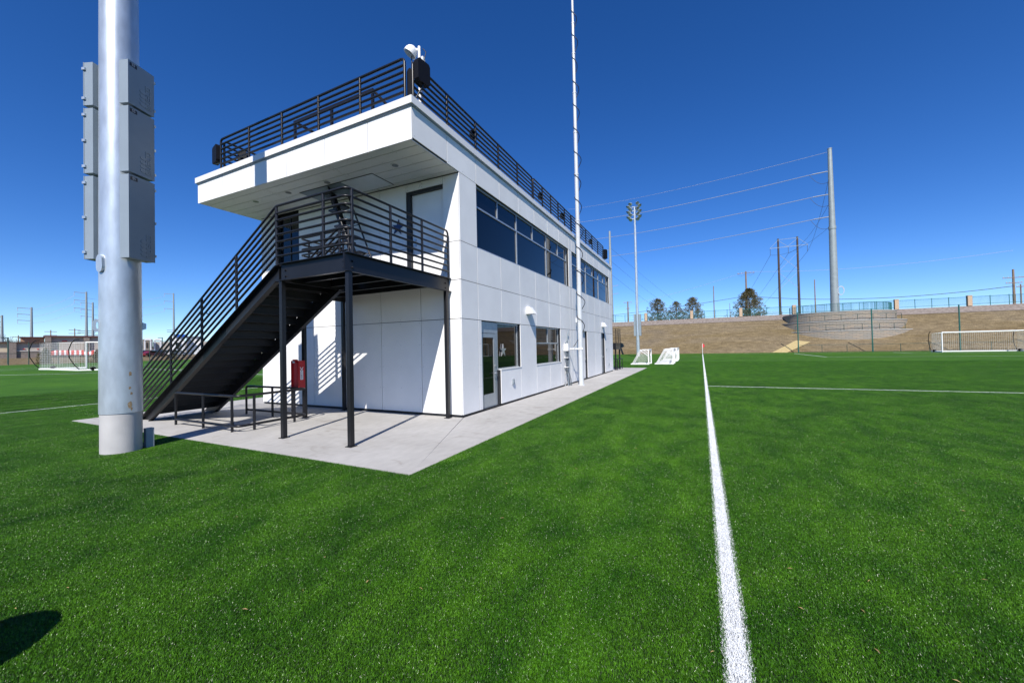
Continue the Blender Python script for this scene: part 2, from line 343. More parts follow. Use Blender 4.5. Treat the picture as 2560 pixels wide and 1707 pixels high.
# painted lines: the near ones are white fibres, the far ones sheets of paint
M_linefib = mat('line_fibre_white', (0.70, 0.72, 0.73), 0.6, var=0.06, scale=9)
M_line = mat('line_paint', (0.68, 0.71, 0.70), 0.8, var=0.08, scale=3)
vt = [blades(31+k, LX1-LX0+.018, 1.02, 7600, 0.020, 0.030, 0.0045, 0.8) for k in range(2)]
ob = fibre_object('touchline', vt, [((LX0+LX1)/2, y + .5, -0.020) for y in range(-9, 34)], M_linefib); ob['label'] = 'white touchline running away from the camera'; ob['category'] = 'line'
vh = [blades(41+k, 1.02, HY1-HY0+.018, 7600, 0.020, 0.030, 0.0045, 0.8) for k in range(2)]
ob = fibre_object('halfway_line', vh, [(LX1 + .5 + i, (HY0+HY1)/2, -0.020) for i in range(29)], M_linefib); ob['label'] = 'white halfway line crossing the right pitch'; ob['category'] = 'line'
ob = fibre_object('touchline', vt, [(-14.61, y + .5, -0.018) for y in range(-13, 34) if True], M_linefib); ob['label'] = 'white touchline of the left pitch behind the building'; ob['category'] = 'line'
def line(name, pts, wdt, z=0.004):
    mb = MB(); P = [Vector((p[0], p[1], 0)) for p in pts]
    for a, c in zip(P, P[1:]):
        d = (c-a).normalized(); s_ = Vector((-d.y, d.x, 0)) * wdt/2; N = max(1, int((c-a).length/3))
        for k in range(N):
            q0 = a + (c-a)*k/N; q1 = a + (c-a)*(k+1)/N
            mb.add([(v.x, v.y, H(v.x, v.y) + z) for v in (q0-s_, q1-s_, q1+s_, q0+s_)], [(0,1,2,3)])
    return struct(mb.build(name, M_line, fix=False))
LC = (LX0+LX1)/2
line('touchline_far', [(LC, 34), (LC, 60.3)], .11); line('goal_line', [(LC, 60.3), (75, 60.3)], .12)
line('penalty_box', [(17.5, 60.3), (17.5, 43.9), (57.8, 43.9)], .13, .006); line('goal_area', [(28.3, 60.2), (28.3, 54.8), (47, 54.8)], .13, .006)
line('technical_mark', [(4.3, 49.3), (5.4, 49.3)], .1)
line('left_halfway_line', [(-21.2, 9), (-60, 9)], .13); line('left_inner_line', [(-50.4, -30), (-50.4, 40)], .13, .006); line('left_far_touchline', [(-60.2, -40), (-60.2, 50)], .14)
line('left_touchline_far', [(-14.61, 34), (-14.61, 60)], .12); line('centre_circle', [(-46+10*math.cos(R(a)), 9+10*math.sin(R(a))) for a in range(0, 361, 6)], .12, .008)
# ---------------------------------------------------------------- concrete slab
M_slab = bpy.data.materials.new('slab_concrete'); M_slab.use_nodes = True
n, l, b = nodes_of(M_slab); geo = n.new('ShaderNodeNewGeometry'); b.inputs['Roughness'].default_value = 0.85; b.inputs['Specular IOR Level'].default_value = 0.25
t1 = nz(0.55, 6, 0.8, None, n, l, geo); t2 = nz(9, 6, 0, (1, 0.4, 1), n, l, geo); t3 = nz(2.2, 7, 1.2, (0.6, 1.6, 1), n, l, geo)
r1 = ramp(n, [(0.3, (0.365, 0.352, 0.328)), (0.7, (0.445, 0.432, 0.408))]); r2 = ramp(n, [(0.3, (0.93, 0.93, 0.93)), (0.7, (1.06, 1.06, 1.06))]); r3 = ramp(n, [(0.3, (0.80, 0.78, 0.75)), (0.42, (1, 1, 1))])
m1 = n.new('ShaderNodeMix'); m1.data_type = 'RGBA'; m1.blend_type = 'MULTIPLY'; m1.inputs[0].default_value = 1
m2 = n.new('ShaderNodeMix'); m2.data_type = 'RGBA'; m2.blend_type = 'MULTIPLY'; m2.inputs[0].default_value = 1
for t, r_ in ((t1, r1), (t2, r2), (t3, r3)): l.new(t.outputs[0], r_.inputs[0])
l.new(r1.outputs[0], m1.inputs[6]); l.new(r2.outputs[0], m1.inputs[7]); l.new(m1.outputs[2], m2.inputs[6]); l.new(r3.outputs[0], m2.inputs[7]); l.new(m2.outputs[2], b.inputs['Base Color'])
sp_ = nz(30, 2, 0, None, n, l, geo); pt = nz(0.9, 3, 0, None, n, l, geo); rs = ramp(n, [(0.70, (1, 1, 1)), (0.76, (0.45, 0.43, 0.42))]); rt = ramp(n, [(0.52, (0, 0, 0)), (0.62, (1, 1, 1))])
m4 = n.new('ShaderNodeMix'); m4.data_type = 'RGBA'; m4.blend_type = 'MULTIPLY'; l.new(sp_.outputs[0], rs.inputs[0]); l.new(pt.outputs[0], rt.inputs[0]); l.new(rt.outputs[0], m4.inputs[0]); l.new(m2.outputs[2], m4.inputs[6]); l.new(rs.outputs[0], m4.inputs[7]); l.new(m4.outputs[2], b.inputs['Base Color'])
bp = n.new('ShaderNodeBump'); bp.inputs['Strength'].default_value = 0.12; bp.inputs['Distance'].default_value = 0.01; l.new(t2.outputs[0], bp.inputs['Height']); l.new(bp.outputs[0], b.inputs['Normal'])
pav = MB().box((SX0+.02, SY0+.02, -.2), (SX1-.02, SYF-.02, -.035)).build('pavement', M_dark); struct(pav, 'concrete apron around the building')
g = 0.006
def slab(poly):
    # shrink a polygon towards its centre line by the joint gap and extrude
    c = [sum(p[0] for p in poly)/len(poly), sum(p[1] for p in poly)/len(poly)]
    q = [(p[0] + (g if p[0] < c[0] else -g), p[1] + (g if p[1] < c[1] else -g)) for p in poly]
    MB().prism(q, (0, 0, -.03), (1,0,0), (0,1,0), (0,0,1), .03).build('slab', M_slab, pav)
slab([(SX0, SY0), (SX1, SY0), (0, 0), (SX0, 0)])
slab([(SX1, SY0), (SX1, 6.37), (0, 6.37), (0, 0)]); slab([(0, 6.37), (SX1, 6.37), (SX1, 12.35), (0, 12.35)]); slab([(0, 12.35), (SX1, 12.35), (SX1, 18.7), (0, 18.7)])
slab([(SX0, 18.7), (SX1, 18.7), (SX1, SYF), (SX0, SYF)]); slab([(SX0, 0), (-8.1, 0), (-8.1, 18.7), (SX0, 18.7)])

# ---------------------------------------------------------------- the building
B = thing('press_box_building', 'white two storey panelled press box with canopy roof, beside the pitch', 'building', (-4.1, 9.3, 0))
W, L_, OY, WR = 8.23, 18.68, 1.79, 8.42
def zsof(x): return 6.262 + 0.0166 * (-x)
Z0, Z1, ZA, ZB_, ZH, ZT = 0.055, 2.518, 3.517, 4.51, 6.272, 7.005
core = MB()
core.box((-W+.25, .25, -.03), (-.28, L_-.25, 7.0)); core.build('wall_core', M_dark, B)
G = 0.008
def fasteners(mb, a0, a1, b0, b1, f):
    # small grey fastener heads in two rows of a panel, f maps (a, b) to a quad on its face
    na = max(2, int((a1-a0)/.62)+1); nb = max(2, int((b1-b0)/.6)+1)
    for i in range(na):
        for j in range(nb):
            if 0 < i < na-1 and nb > 2 and False: continue
            mb.add(f(a0 + .06 + (a1-a0-.12)*i/(na-1), b0 + .06 + (b1-b0-.12)*j/(nb-1)), [(0,1,2,3)], 1)
back = MB()
def panel_x(y0, y1, z0, z1, x=0.0, sgn=1, bk=True):
    mb = MB(); xa, xb = (x-.02, x) if sgn > 0 else (x, x+.02); mb.box((xa, y0+G, z0+G), (xb, y1-G, z1-G))
    if sgn > 0: fasteners(mb, y0, y1, z0, z1, lambda a, c: [(x+.001, a-.007, c-.007), (x+.001, a+.007, c-.007), (x+.001, a+.007, c+.007), (x+.001, a-.007, c+.007)])
    mb.build('panel', [M_panel, M_screw], B, fix=False)
    if bk: back.box((xa-.23 if sgn > 0 else xb+.002, max(y0, .024), z0), (xa-.002 if sgn > 0 else xb+.23, min(y1, L_-.024), z1))
def panel_y(x0, x1, z0, z1, y=0.0, sgn=-1, z1b=None, bk=True):
    mb = MB(); ya, yb = (y, y+.02) if sgn < 0 else (y-.02, y); zb = z1 if z1b is None else z1b
    mb.hexa([(x0+G, ya, z0+G), (x1-G, ya, z0+G), (x1-G, yb, z0+G), (x0+G, yb, z0+G)], [(x0+G, ya, z1-G), (x1-G, ya, zb-G), (x1-G, yb, zb-G), (x0+G, yb, z1-G)])
    if sgn < 0: fasteners(mb, x0, x1, z0, min(z1, zb), lambda a, c: [(a-.007, y-.001, c-.007), (a+.007, y-.001, c-.007), (a+.007, y-.001, c+.007), (a-.007, y-.001, c+.007)])
    mb.build('panel', [M_panel, M_screw], B, fix=False)
    if bk: back.box((max(x0, -W+.27), yb+.002 if sgn < 0 else ya-.23, z0), (min(x1, -.27), yb+.23 if sgn < 0 else ya-.002, min(z1, zb)))
YC = [0, .84, 2.22, 3.60, 4.98, 6.37, 7.75, 9.13, 9.58, 10.97, 12.35, 13.75, 15.15, 16.53, 17.85, L_]
for y0, y1 in zip(YC, YC[1:]):
    panel_x(y0, y1, Z1, ZA); panel_x(y0, y1, ZA, ZB_)
    panel_x(y0 if y0 else .88-.01, y1, ZH, ZT) if y0 else None
panel_x(-OY+.024, -.5, 6.30, ZT, bk=False); panel_x(-.5, .84, ZH, ZT, bk=False); back.box((-.25, .25, ZH), (-.022, .84, ZT-.01))
for y0, y1 in ((0, .85), (9.09, 9.59), (17.83, L_)): panel_x(y0, y1, ZB_, ZH)
for y0, y1, z0, z1 in ((0,.83,Z0,Z1), (.83,1.0,Z0,Z1), (2.11,3.56,Z0,1.075), (3.56,4.95,Z0,Z1), (4.95,6.37,Z0,1.065), (6.37,7.70,Z0,1.065), (7.70,9.13,Z0,Z1), (9.13,9.58,Z0,Z1), (9.58,10.97,Z0,Z1), (12.06,13.75,Z0,Z1), (13.75,15.3,Z0,Z1), (16.24,17.85,Z0,Z1), (17.85,L_,Z0,Z1)):
    panel_x(y0, y1, z0, z1)
XC = [-.022, -1.29, -2.72, -4.12, -5.56, -6.98, -W+.022]
UD0, UD1, UDZ = -1.74, -.51, 6.035          # upper door opening
GW0, GW1 = -7.36, -6.23                     # upper glass door opening
for x1, x0 in zip(XC, XC[1:]):
    panel_y(x0, x1, Z0, Z1); panel_y(x0, x1, Z1, ZA); 
for x0, x1 in ((UD1, -.022), (-2.70, UD0), (-4.10, -2.70), (-5.56, -4.10), (GW1, -5.56), (-W+.022, GW0)):
    panel_y(x0, x1, ZA, ZB_); panel_y(x0, x1, ZB_, zsof(x0)-.012, z1b=zsof(x1)-.012)
panel_y(UD0, -1.25, UDZ+.02, zsof(UD0)-.012, z1b=zsof(-1.25)-.012); panel_y(-1.25, UD1, UDZ+.02, zsof(-1.25)-.012, z1b=zsof(UD1)-.012)
# rear and left faces
for y0, y1 in zip(YC, YC[1:]):
    if y1 - y0 < .6: continue
    for z0, z1 in ((Z0, Z1), (Z1, ZA), (ZA, ZB_), (ZB_, 6.38), (6.40, ZT)): panel_x(y0 if y0 else .03, y1-.03 if y1 == L_ else y1, z0, z1, -W, -1)
for x1, x0 in zip(XC, XC[1:]):
    for z0, z1 in ((Z0, Z1), (Z1, ZA), (ZA, ZB_), (ZB_, ZH), (ZH, ZT)): panel_y(x0, x1, z0, z1, L_, 1)
back.box((-W+.03, .03, -.03), (-.03, L_-.03, .05)); back.build('backing', M_jamb, B)
# canopy
cn = MB(); cn.hexa([(-WR+.03, -OY+.03, zsof(-WR)+.016), (-.03, -OY+.03, zsof(0)+.016), (-.03, .24, zsof(0)+.016), (-WR+.03, .24, zsof(-WR)+.016)], [(-WR+.03, -OY+.03, 6.99), (-.03, -OY+.03, 6.99), (-.03, .24, 6.99), (-WR+.03, .24, 6.99)]); cn.build('canopy_core', M_dark, B)
FX = [0, -1.28, -2.71, -4.17, -5.66, -7.08, -WR]
for x1, x0 in zip(FX, FX[1:]):
    mb = MB(); y = -OY
    mb.hexa([(x0+G, y, zsof(x0)), (x1-(0 if x1 == 0 else G), y, zsof(x1)), (x1-(0 if x1 == 0 else G), y+.02, zsof(x1)), (x0+G, y+.02, zsof(x0))], [(x0+G, y, ZT-.004), (x1-(0 if x1 == 0 else G), y, ZT-.004), (x1-(0 if x1 == 0 else G), y+.02, ZT-.004), (x0+G, y+.02, ZT-.004)])
    fasteners(mb, x0, x1, zsof(x1)+.05, ZT, lambda a, c: [(a-.007, y-.001, c-.007), (a+.007, y-.001, c-.007), (a+.007, y-.001, c+.007), (a-.007, y-.001, c+.007)])
    mb.build('fascia_panel', [M_panel, M_screw], B, fix=False)
MB().box((-WR, -OY+.024, 6.41), (-WR+.02, 0.0, ZT-.004)).build('fascia_panel', M_panel, B)
MB().box((-WR, 0.003, 6.41), (-W-.024, L_, 6.98)).build('eave_box', M_panel, B)
SYJ = [-OY+.022, -1.53, -1.19, -.85, -.52, -.18, -.004]
SXJ = [-.022, -2.72, -5.55, -WR+.022]
for y0, y1 in zip(SYJ, SYJ[1:]):
    for x1, x0 in zip(SXJ, SXJ[1:]):
        mb = MB(); q = .008
        mb.hexa([(x0+q, y0+q, zsof(x0)), (x1-q, y0+q, zsof(x1)), (x1-q, y1-q, zsof(x1)), (x0+q, y1-q, zsof(x0))], [(x0+q, y0+q, zsof(x0)+.014), (x1-q, y0+q, zsof(x1)+.014), (x1-q, y1-q, zsof(x1)+.014), (x0+q, y1-q, zsof(x0)+.014)])
        fasteners(mb, x0, x1, y0, y1, lambda a, c: [(a-.008, c-.008, zsof(a)-.001), (a+.008, c-.008, zsof(a)-.001), (a+.008, c+.008, zsof(a)-.001), (a-.008, c+.008, zsof(a)-.001)])
        mb.build('soffit_panel', [M_soffit, M_screw], B, fix=False)
for x, y in ((-1.18, -1.02), (-3.52, -1.08), (-5.11, -1.1), (-6.65, -1.1)):
    z = zsof(x); d = MB().tube([(x, y, z-.012), (x, y, z+.004)], [.105, .115], 20).build('downlight', M_coping, B)
    MB().cyl((x, y, z-.016), (x, y, z-.012), .08, n=20).build('lens', M_lens, d)
def plate(x0, x1, y0, y1, t, name, m):
    mb = MB(); mb.hexa([(x0, y0, zsof(x0)-t), (x1, y0, zsof(x1)-t), (x1, y1, zsof(x1)-t), (x0, y1, zsof(x0)-t)], [(x0, y0, zsof(x0)-.003), (x1, y0, zsof(x1)-.003), (x1, y1, zsof(x1)-.003), (x0, y1, zsof(x0)-.003)]); return mb.build(name, m, B)
plate(-4.86, -2.02, -.95, -.14, .006, 'hatch_seal', M_jamb); plate(-3.19, -2.05, -.92, -.17, .014, 'hatch_panel', M_hatch); plate(-4.82, -3.22, -.92, -.17, .014, 'hatch_panel', M_box)  # like plates; the left one is coloured darker for the shade on it
# coping with joints, drip shade strip under it
def cop(a, b_): MB().box(a, b_).build('coping', M_coping, B)
CZ0, CZ1 = ZT+.004, 7.17
for x0, x1 in ((-WR-.03, -5.62), (-5.617, -2.73), (-2.727, .06)): cop((x0, -OY-.06, CZ0), (x1, -OY+.22, CZ1))
for y0, y1 in ((-OY+.223, -.98), (-.977, 2.2), (2.203, 5.2), (5.203, 8.2), (8.203, 11.2), (11.203, 14.2), (14.203, L_+.06)): cop((-.22, y0, CZ0), (.06, y1, CZ1))
cop((-WR-.12, -OY+.223, CZ0-.09), (-WR+.1, L_+.06, CZ1-.05)); cop((-WR+.103, L_-.2, CZ0), (-.223, L_+.06, CZ1))
MB().box((-WR+.103, -OY+.225, ZT+.002), (-.223, L_-.203, ZT+.05)).build('roof', M_roof, B)
dg_ = MB(); dg_.box((.003, -OY-.02, ZT-.028), (.03, L_, ZT+.003)); dg_.box((-WR, -OY-.03, ZT-.028), (.0, -OY-.003, ZT+.003)); dg_.build('drip_shade_strip', M_box, B)  # dark colour of the strip stands for the shadow line below the coping
# windows: frame, panes recessed
def window(name, y0, y1, z0, z1, full, half, tz, rx=-.11, fw=.05):
    fr = MB()
    def vbar(y, za, zb, w_=fw): fr.box((rx-.03, y-w_/2, za), (rx+.03, y+w_/2, zb))
    fr.box((rx-.03, y0, z0), (rx+.035, y1, z0+fw)); fr.box((rx-.03, y0, z1-fw), (rx+.035, y1, z1))
    fr.box((rx-.03, y0, z0+fw), (rx+.03, y0+fw, z1-fw)); fr.box((rx-.03, y1-fw-.06, z0+fw), (rx+.03, y1-.06, z1-fw))
    ye = [y0+fw] + full + [y1-fw-.06]
    for y in full: vbar(y, z0+fw, z1-fw)
    if tz: 
        for a, c in zip(ye, ye[1:]): fr.box((rx-.028, a+(fw/2 if a in full else 0), tz-fw/2), (rx+.028, c-(fw/2 if c in full else 0), tz+fw/2))
        for y in half: vbar(y, tz+fw/2, z1-fw, .045)
    wn = fr.build(name, M_alu, B)
    for a, c in zip(ye, ye[1:]): MB().box((rx-.012, a, z0+fw), (rx-.004, c, tz if tz else z1-fw)).build('pane', M_glass, wn)
    if tz:
        yu = sorted(ye + half)
        for a, c in zip(yu, yu[1:]): MB().box((rx-.012, a, tz), (rx-.004, c, z1-fw)).build('pane', M_glass, wn)
    MB().box((-.20, y0, z0), (-.145, y1, z1)).build('window_back', M_dark, wn)
    return wn
window('window', .852, 9.088, ZB_+.004, ZH-.004, [3.60, 6.39], [2.23, 5.0, 7.81], 5.69)
window('window', 9.592, 17.828, ZB_+.004, ZH-.004, [12.37, 15.22], [11.0, 13.8, 16.5], 5.72)
window('window', 4.952, 7.698, 1.07, Z1-.004, [], [6.35], 1.89)
wa = window('window', 2.02, 3.556, 1.08, Z1-.004, [], [], None)
MB().prism(star_poly(.21, .36), (-.10, 2.42, 1.66), (0,1,0), (0,0,1), (1,0,0), .035).build('star_emblem', M_silver, wa)
MB().box((-.20, 2.03, .0), (-.03, 2.106, 1.078)).build('jamb', M_jamb, B)
# sills that poke out white
for y0, y1, z in ((2.11, 3.60, 1.075), (4.93, 7.74, 1.065)): MB().box((-.075, y0, z-.004), (.012, y1, z+.022)).build('sill', M_coping, B)
# ground-floor glass door
dr = MB(); X = -.10
dr.box((X-.03, 1.0, .0), (X+.02, 1.05, 2.5)); dr.box((X-.03, 1.955, 0), (X+.02, 2.015, 2.5)); dr.box((X-.03, 1.05, 2.18), (X+.02, 1.955, 2.5))
dr.box((X-.015, 1.06, .02), (X+.03, 1.16, 2.165)); dr.box((X-.015, 1.80, .02), (X+.03, 1.945, 2.165)); dr.box((X-.015, 1.16, .02), (X+.03, 1.80, .42)); dr.box((X-.015, 1.16, 2.05), (X+.03, 1.80, 2.165))
dr = dr.build('door', M_alu, B)
MB().box((X-.004, 1.16, .42), (X+.008, 1.80, 2.05)).build('pane', M_glass, dr); MB().box((X-.1, 1.0, 0), (X-.035, 2.015, 2.5)).build('door_back', M_dark, dr)
hd = MB(); hd.cyl((X+.03, 1.87, 1.0), (X+.09, 1.87, 1.0), .022, n=10); hd.tube([(X+.085, 1.87, 1.0), (X+.09, 1.78, 1.0), (X+.085, 1.70, .995)], .012, 8); hd.cyl((X+.03, 1.87, 1.22), (X+.055, 1.87, 1.22), .028, n=12); hd.build('handle', M_silver, dr)
# recessed white door behind the mast, and the grey one at the far end
for y0, y1, m_ in ((10.975, 12.055, M_panel), (15.305, 16.235, M_alu)):
    d = MB(); d.box((-.16, y0, 0), (-.13, y1, Z1)); d.box((-.13, y0, 0), (-.10, y0+.05, Z1)); d.box((-.13, y0+.05, Z1-.06), (-.10, y1, Z1)); d.box((-.13, y0+.07, .02), (-.115, y1-.02, Z1-.08)); d = d.build('door', m_, B)
    h_ = MB(); h_.cyl((-.115, y1-.14, 1.05), (-.06, y1-.14, 1.05), .025, n=10); h_.tube([(-.065, y1-.14, 1.05), (-.065, y1-.26, 1.05)], .011, 8); h_.build('handle', M_silver, d)
    MB().box((-.128, y1-.012, .01), (-.022, y1+.002, Z1)).build('jamb', M_jamb, d)
# upper door under the canopy
d = MB(); Y = .12
d.box((UD0+.12, Y, 3.57), (UD1, Y+.03, UDZ-.05)); d.build('door', M_panel, B); d = MB()
d.box((UD0, .03, 3.57), (UD0+.12, Y+.05, UDZ+.02)); d.box((UD0+.12, .03, UDZ-.05), (UD1, Y+.05, UDZ+.02)); d.build('door_frame', M_jamb, B)
d2 = MB().box((UD0+.17, Y-.02, 3.60), (UD1-.03, Y-.001, UDZ-.10)).build('door_leaf', M_panel, B)
h_ = MB(); h_.cyl((-1.50, Y-.02, 4.74), (-1.50, Y-.07, 4.74), .03, n=12); h_.cyl((-1.50, Y-.02, 4.60), (-1.50, Y-.06, 4.60), .032, n=12); h_.build('knob', M_silver, d2)
MB().prism(star_poly(.22, .38, 8), (-2.02, -.006, 5.14), (1,0,0), (0,0,1), (0,-1,0), .03).build('star_emblem', M_bluestar, B)
# upper glass door at the left of the landing
f = MB(); f.box((GW0, .10, 3.52), (GW0+.05, .16, 6.36)); f.box((GW1-.05, .10, 3.52), (GW1, .16, 6.36)); f.box((GW0+.05, .10, 6.30), (GW1-.05, .16, 6.36)); f.box((GW0+.05, .10, 3.52), (GW1-.05, .16, 3.60)); f.box((-6.82, .10, 3.60), (-6.78, .16, 6.30)); f = f.build('glass_door', M_jamb, B)
MB().box((GW0+.05, .125, 3.60), (-6.82, .135, 6.30)).build('pane', M_glass, f); MB().box((-6.78, .125, 3.60), (GW1-.05, .135, 6.30)).build('pane', M_glass, f); MB().box((GW0, .17, 3.52), (GW1, .24, 6.36)).build('door_back', M_dark, f)
# wall lights: white wedge hoods
for y in (4.06, 15.55):
    mb = MB(); y1 = y+.36
    mb.hexa([(.001, y, 2.91), (.27, y, 2.91), (.27, y1, 2.91), (.001, y1, 2.91)], [(.001, y+.04, 3.15), (.12, y+.05, 3.15), (.12, y1-.05, 3.15), (.001, y1-.04, 3.15)])
    wl = mb.build('wall_light', M_white, B); MB().box((.03, y+.03, 2.902), (.24, y1-.03, 2.909)).build('lens', M_lens, wl)
MB().box((.001, 10.05, 2.90), (.10, 10.24, 3.12)).build('junction_box', M_white, B)
for y, z in ((2.88, .66), (8.33, .61), (17.2, .53)):
    ob = MB().box((.001, y-.055, z-.08), (.05, y+.055, z+.08)).build('outlet', M_alu, B); MB().box((.05, y-.035, z-.05), (.065, y+.035, z+.06)).build('outlet_lid', M_box, ob)
MB().box((.001, 16.62, 1.40), (.02, 16.72, 1.56)).build('door_plate', M_box, B)
# ---------------------------------------------------------------- steel staircase and landing
ST = thing('steel_staircase', 'black steel staircase and landing under the canopy of the white building', 'staircase', (-4.2, -2.4, 0))
DX, DY, DZ, DB = -.283, -3.277, 3.563, 3.213; SXE = -2.38; SL = 0.596; IY = -1.62
def chan_x(name, x0, x1, y, out, z0=DB, z1=DZ):       # channel along x; flanges stick out towards out (+1/-1 in y)
    mb = MB(); f = .085 * out
    ya, yb = sorted((y - f, y - f + .012*out)); mb.box((x0, min(ya, yb), z0), (x1, max(ya, yb), z1))
    y2, y3 = sorted((y, y - f + .012*out)); mb.box((x0, y2, z1-.014), (x1, y3, z1)); mb.box((x0, y2, z0), (x1, y3, z0+.014)); return mb.build(name, M_black, ST)
def chan_y(name, y0, y1, x, out, z0=DB, z1=DZ):
    mb = MB(); f = .085 * out
    a, c = sorted((x - f, x - f + .012*out)); mb.box((a, y0, z0), (c, y1, z1))
    x2, x3 = sorted((x, x - f + .012*out)); mb.box((x2, y0, z1-.014), (x3, y1, z1)); mb.box((x2, y0, z0), (x3, y1, z0+.014)); return mb.build(name, M_black, ST)
chan_x('edge_beam', -2.28, DX-.086, DY, -1); chan_y('edge_beam', DY, -.012, DX, 1); chan_x('edge_beam', -4.12, -2.40, -1.50, -1); chan_y('edge_beam', -1.41, -.012, -4.16, -1)
MB().box((SXE, DY+.075, DZ-.03), (DX-.076, -.012, DZ-.002)).build('deck_plate', M_black, ST); MB().box((-4.10, -1.42, DZ-.032), (SXE-.002, -.012, DZ-.003)).build('deck_plate', M_black, ST)
MB().box((DX-.105, DY-.004, DB), (DX-.086, DY+.02, DZ+.002)).build('corner_angle', M_black, ST)
for y in (-2.6, -1.9, -1.2, -.6): 
    x0 = SXE+.01 if y < -1.45 else -4.05
    MB().box((x0, y-.03, DB+.06), (DX-.09, y+.03, DZ-.033)).build('joist', M_black, ST)
MB().box((SXE-.06, DY+.09, DB+.02), (SXE-.005, -1.53, DZ-.004)).build('header_beam', M_black, ST)
for x, z in ((-2.14, 3.30), (-2.14, 3.42), (-.47, 3.30), (-.47, 3.42)): MB().tube([(x, DY+.072, z), (x, DY+.045, z)], [.022, .016], 8).build('bolt', M_black, ST)
for y, z in ((-3.10, 3.30), (-3.10, 3.42), (-.16, 3.30), (-.16, 3.42)): MB().tube([(DX-.072, y, z), (DX-.045, y, z)], [.022, .016], 8).build('bolt', M_black, ST)
for x, y in ((-2.26, -3.20), (-.345, -3.20), (-.345, -.17), (-4.10, -1.40), (-4.08, -.14)):
    mb = MB(); mb.box((x-.043, y-.043, .012), (x+.043, y+.043, DB-.001)); mb.box((x-.075, y-.075, 0), (x+.075, y+.075, .012)); mb.build('post', M_black, ST)
# stringers
XF = SXE - DZ/SL
for y, out in ((DY, -1), (IY, 1)):
    f = .105 * -out
    def q(x, dz): return DZ - .02 + (x - SXE) * SL + dz
    mb = MB(); T = -.345
    def strip(dz0, dz1, ya, yb):
        ya, yb = sorted((ya, yb)); xa0 = max(XF - .05, SXE - (DZ-.02+dz0)/SL) ; xa1 = SXE - (DZ-.02+dz1)/SL
        mb.hexa([(xa0, ya, max(0, q(xa0, dz0))), (SXE, ya, q(SXE, dz0)), (SXE, yb, q(SXE, dz0)), (xa0, yb, max(0, q(xa0, dz0)))], [(xa1, ya, q(xa1, dz1)), (SXE, ya, q(SXE, dz1)), (SXE, yb, q(SXE, dz1)), (xa1, yb, q(xa1, dz1))])
    strip(T, 0, y+f, y+f-.012*(1 if f > 0 else -1)); strip(-.016, 0, y, y+f); strip(T, T+.016, y, y+f)
    mb.build('stringer', M_black, ST)
NR = 20; rise = DZ/NR; run = rise/SL
tread = MB().box((0, DY+.098, -.03), (run+.02, IY-.098, 0)).box((run-.004, DY+.098, 0), (run, IY-.098, rise-.03))
tm = tread.mesh('tread', M_black)
for k in range(1, NR):
    o = link('tread', tm, ST); o.location = Vector((XF + run*(k-.2), 0, rise*k)) - ST.location
# railings
RZ = [4.772 - .149*i for i in range(8)]; rr = .0245; ZD = DZ
def stair_path(z, x_end): return [(x_end, DY+.045, z + (x_end - SXE)*SL), (SXE-.03, DY+.045, z - .03*SL), (SXE+.03, DY+.045, z)]
for i, z in enumerate(RZ):
    p = stair_path(z, XF + .12 + .0*i)
    c = (DX-.045-.13, DY+.045+.13); p += [(-1.2, DY+.045, z)] + arc(c, .13, -90, 0, 6, z)
    if i == 0: p += [(DX-.045, -.16, z)] + [(DX-.045, -.16+.09*math.sin(R(a)), z-.09*(1-math.cos(R(a)))) for a in (20, 45, 70, 90)] + [(DX-.045, -.07, ZD)]
    else: p += [(DX-.045, -.07, z)]
    MB().tube(p, rr, 8).build('rail', M_black, ST)
for x in (SXE, -3.81, -5.23, -6.68, XF+.12): z = (x-SXE)*SL; MB().tube([(x, DY+.05, ZD-.02+z), (x, DY+.05, RZ[0]+z-.005)], .029, 8).build('rail_post', M_black, ST)
for p in ((-.97, DY+.05), (DX-.045, -3.12), (DX-.045, -2.12), (DX-.045, -1.10)): MB().tube([(p[0], p[1], ZD-.01), (p[0], p[1], RZ[0]-.005)], .029, 8).build('rail_post', M_black, ST)
for i, z in enumerate(RZ):
    x0 = XF+.12; p = [(x0, IY-.045, z+(x0-SXE)*SL), (SXE-.03, IY-.045, z-.03*SL), (SXE+.03, IY-.045, z)]
    p += [(SXE+.2, IY-.045, z)] + ([(SXE+.27, IY-.045, z-.03), (SXE+.30, IY-.045, z-.1), (SXE+.30, IY-.045, ZD)] if i == 0 else [(SXE+.30, IY-.045, z)])
    MB().tube(p, rr, 8).build('rail', M_black, ST)
for x in (SXE, -3.81, -5.23, -6.68, XF+.12): z = (x-SXE)*SL; MB().tube([(x, IY-.05, ZD-.02+z), (x, IY-.05, RZ[0]+z-.005)], .029, 8).build('rail_post', M_black, ST)
for i, z in enumerate(RZ):
    MB().tube([(SXE-.12, -1.46, z), (-4.0, -1.46, z)] + arc((-4.0, -1.34), .12, -90, -180, 5, z)[1:] + [(-4.12, -.05, z)], rr, 8).build('rail', M_black, ST)
for p in ((SXE-.12, -1.46), (-3.3, -1.46), (-4.12, -1.2), (-4.12, -.06)): MB().tube([(p[0], p[1], ZD-.01), (p[0], p[1], RZ[0])], .025, 8).build('rail_post', M_black, ST)
# wall handrail brackets on the stair rail
for x in (-3.62, -5.05, -6.5): z = 4.30 + (x-SXE)*SL; MB().tube([(x, DY+.06, z), (x, DY+.13, z-.02), (x, DY+.13, z+.05)], .012, 6).build('bracket', M_black, ST)
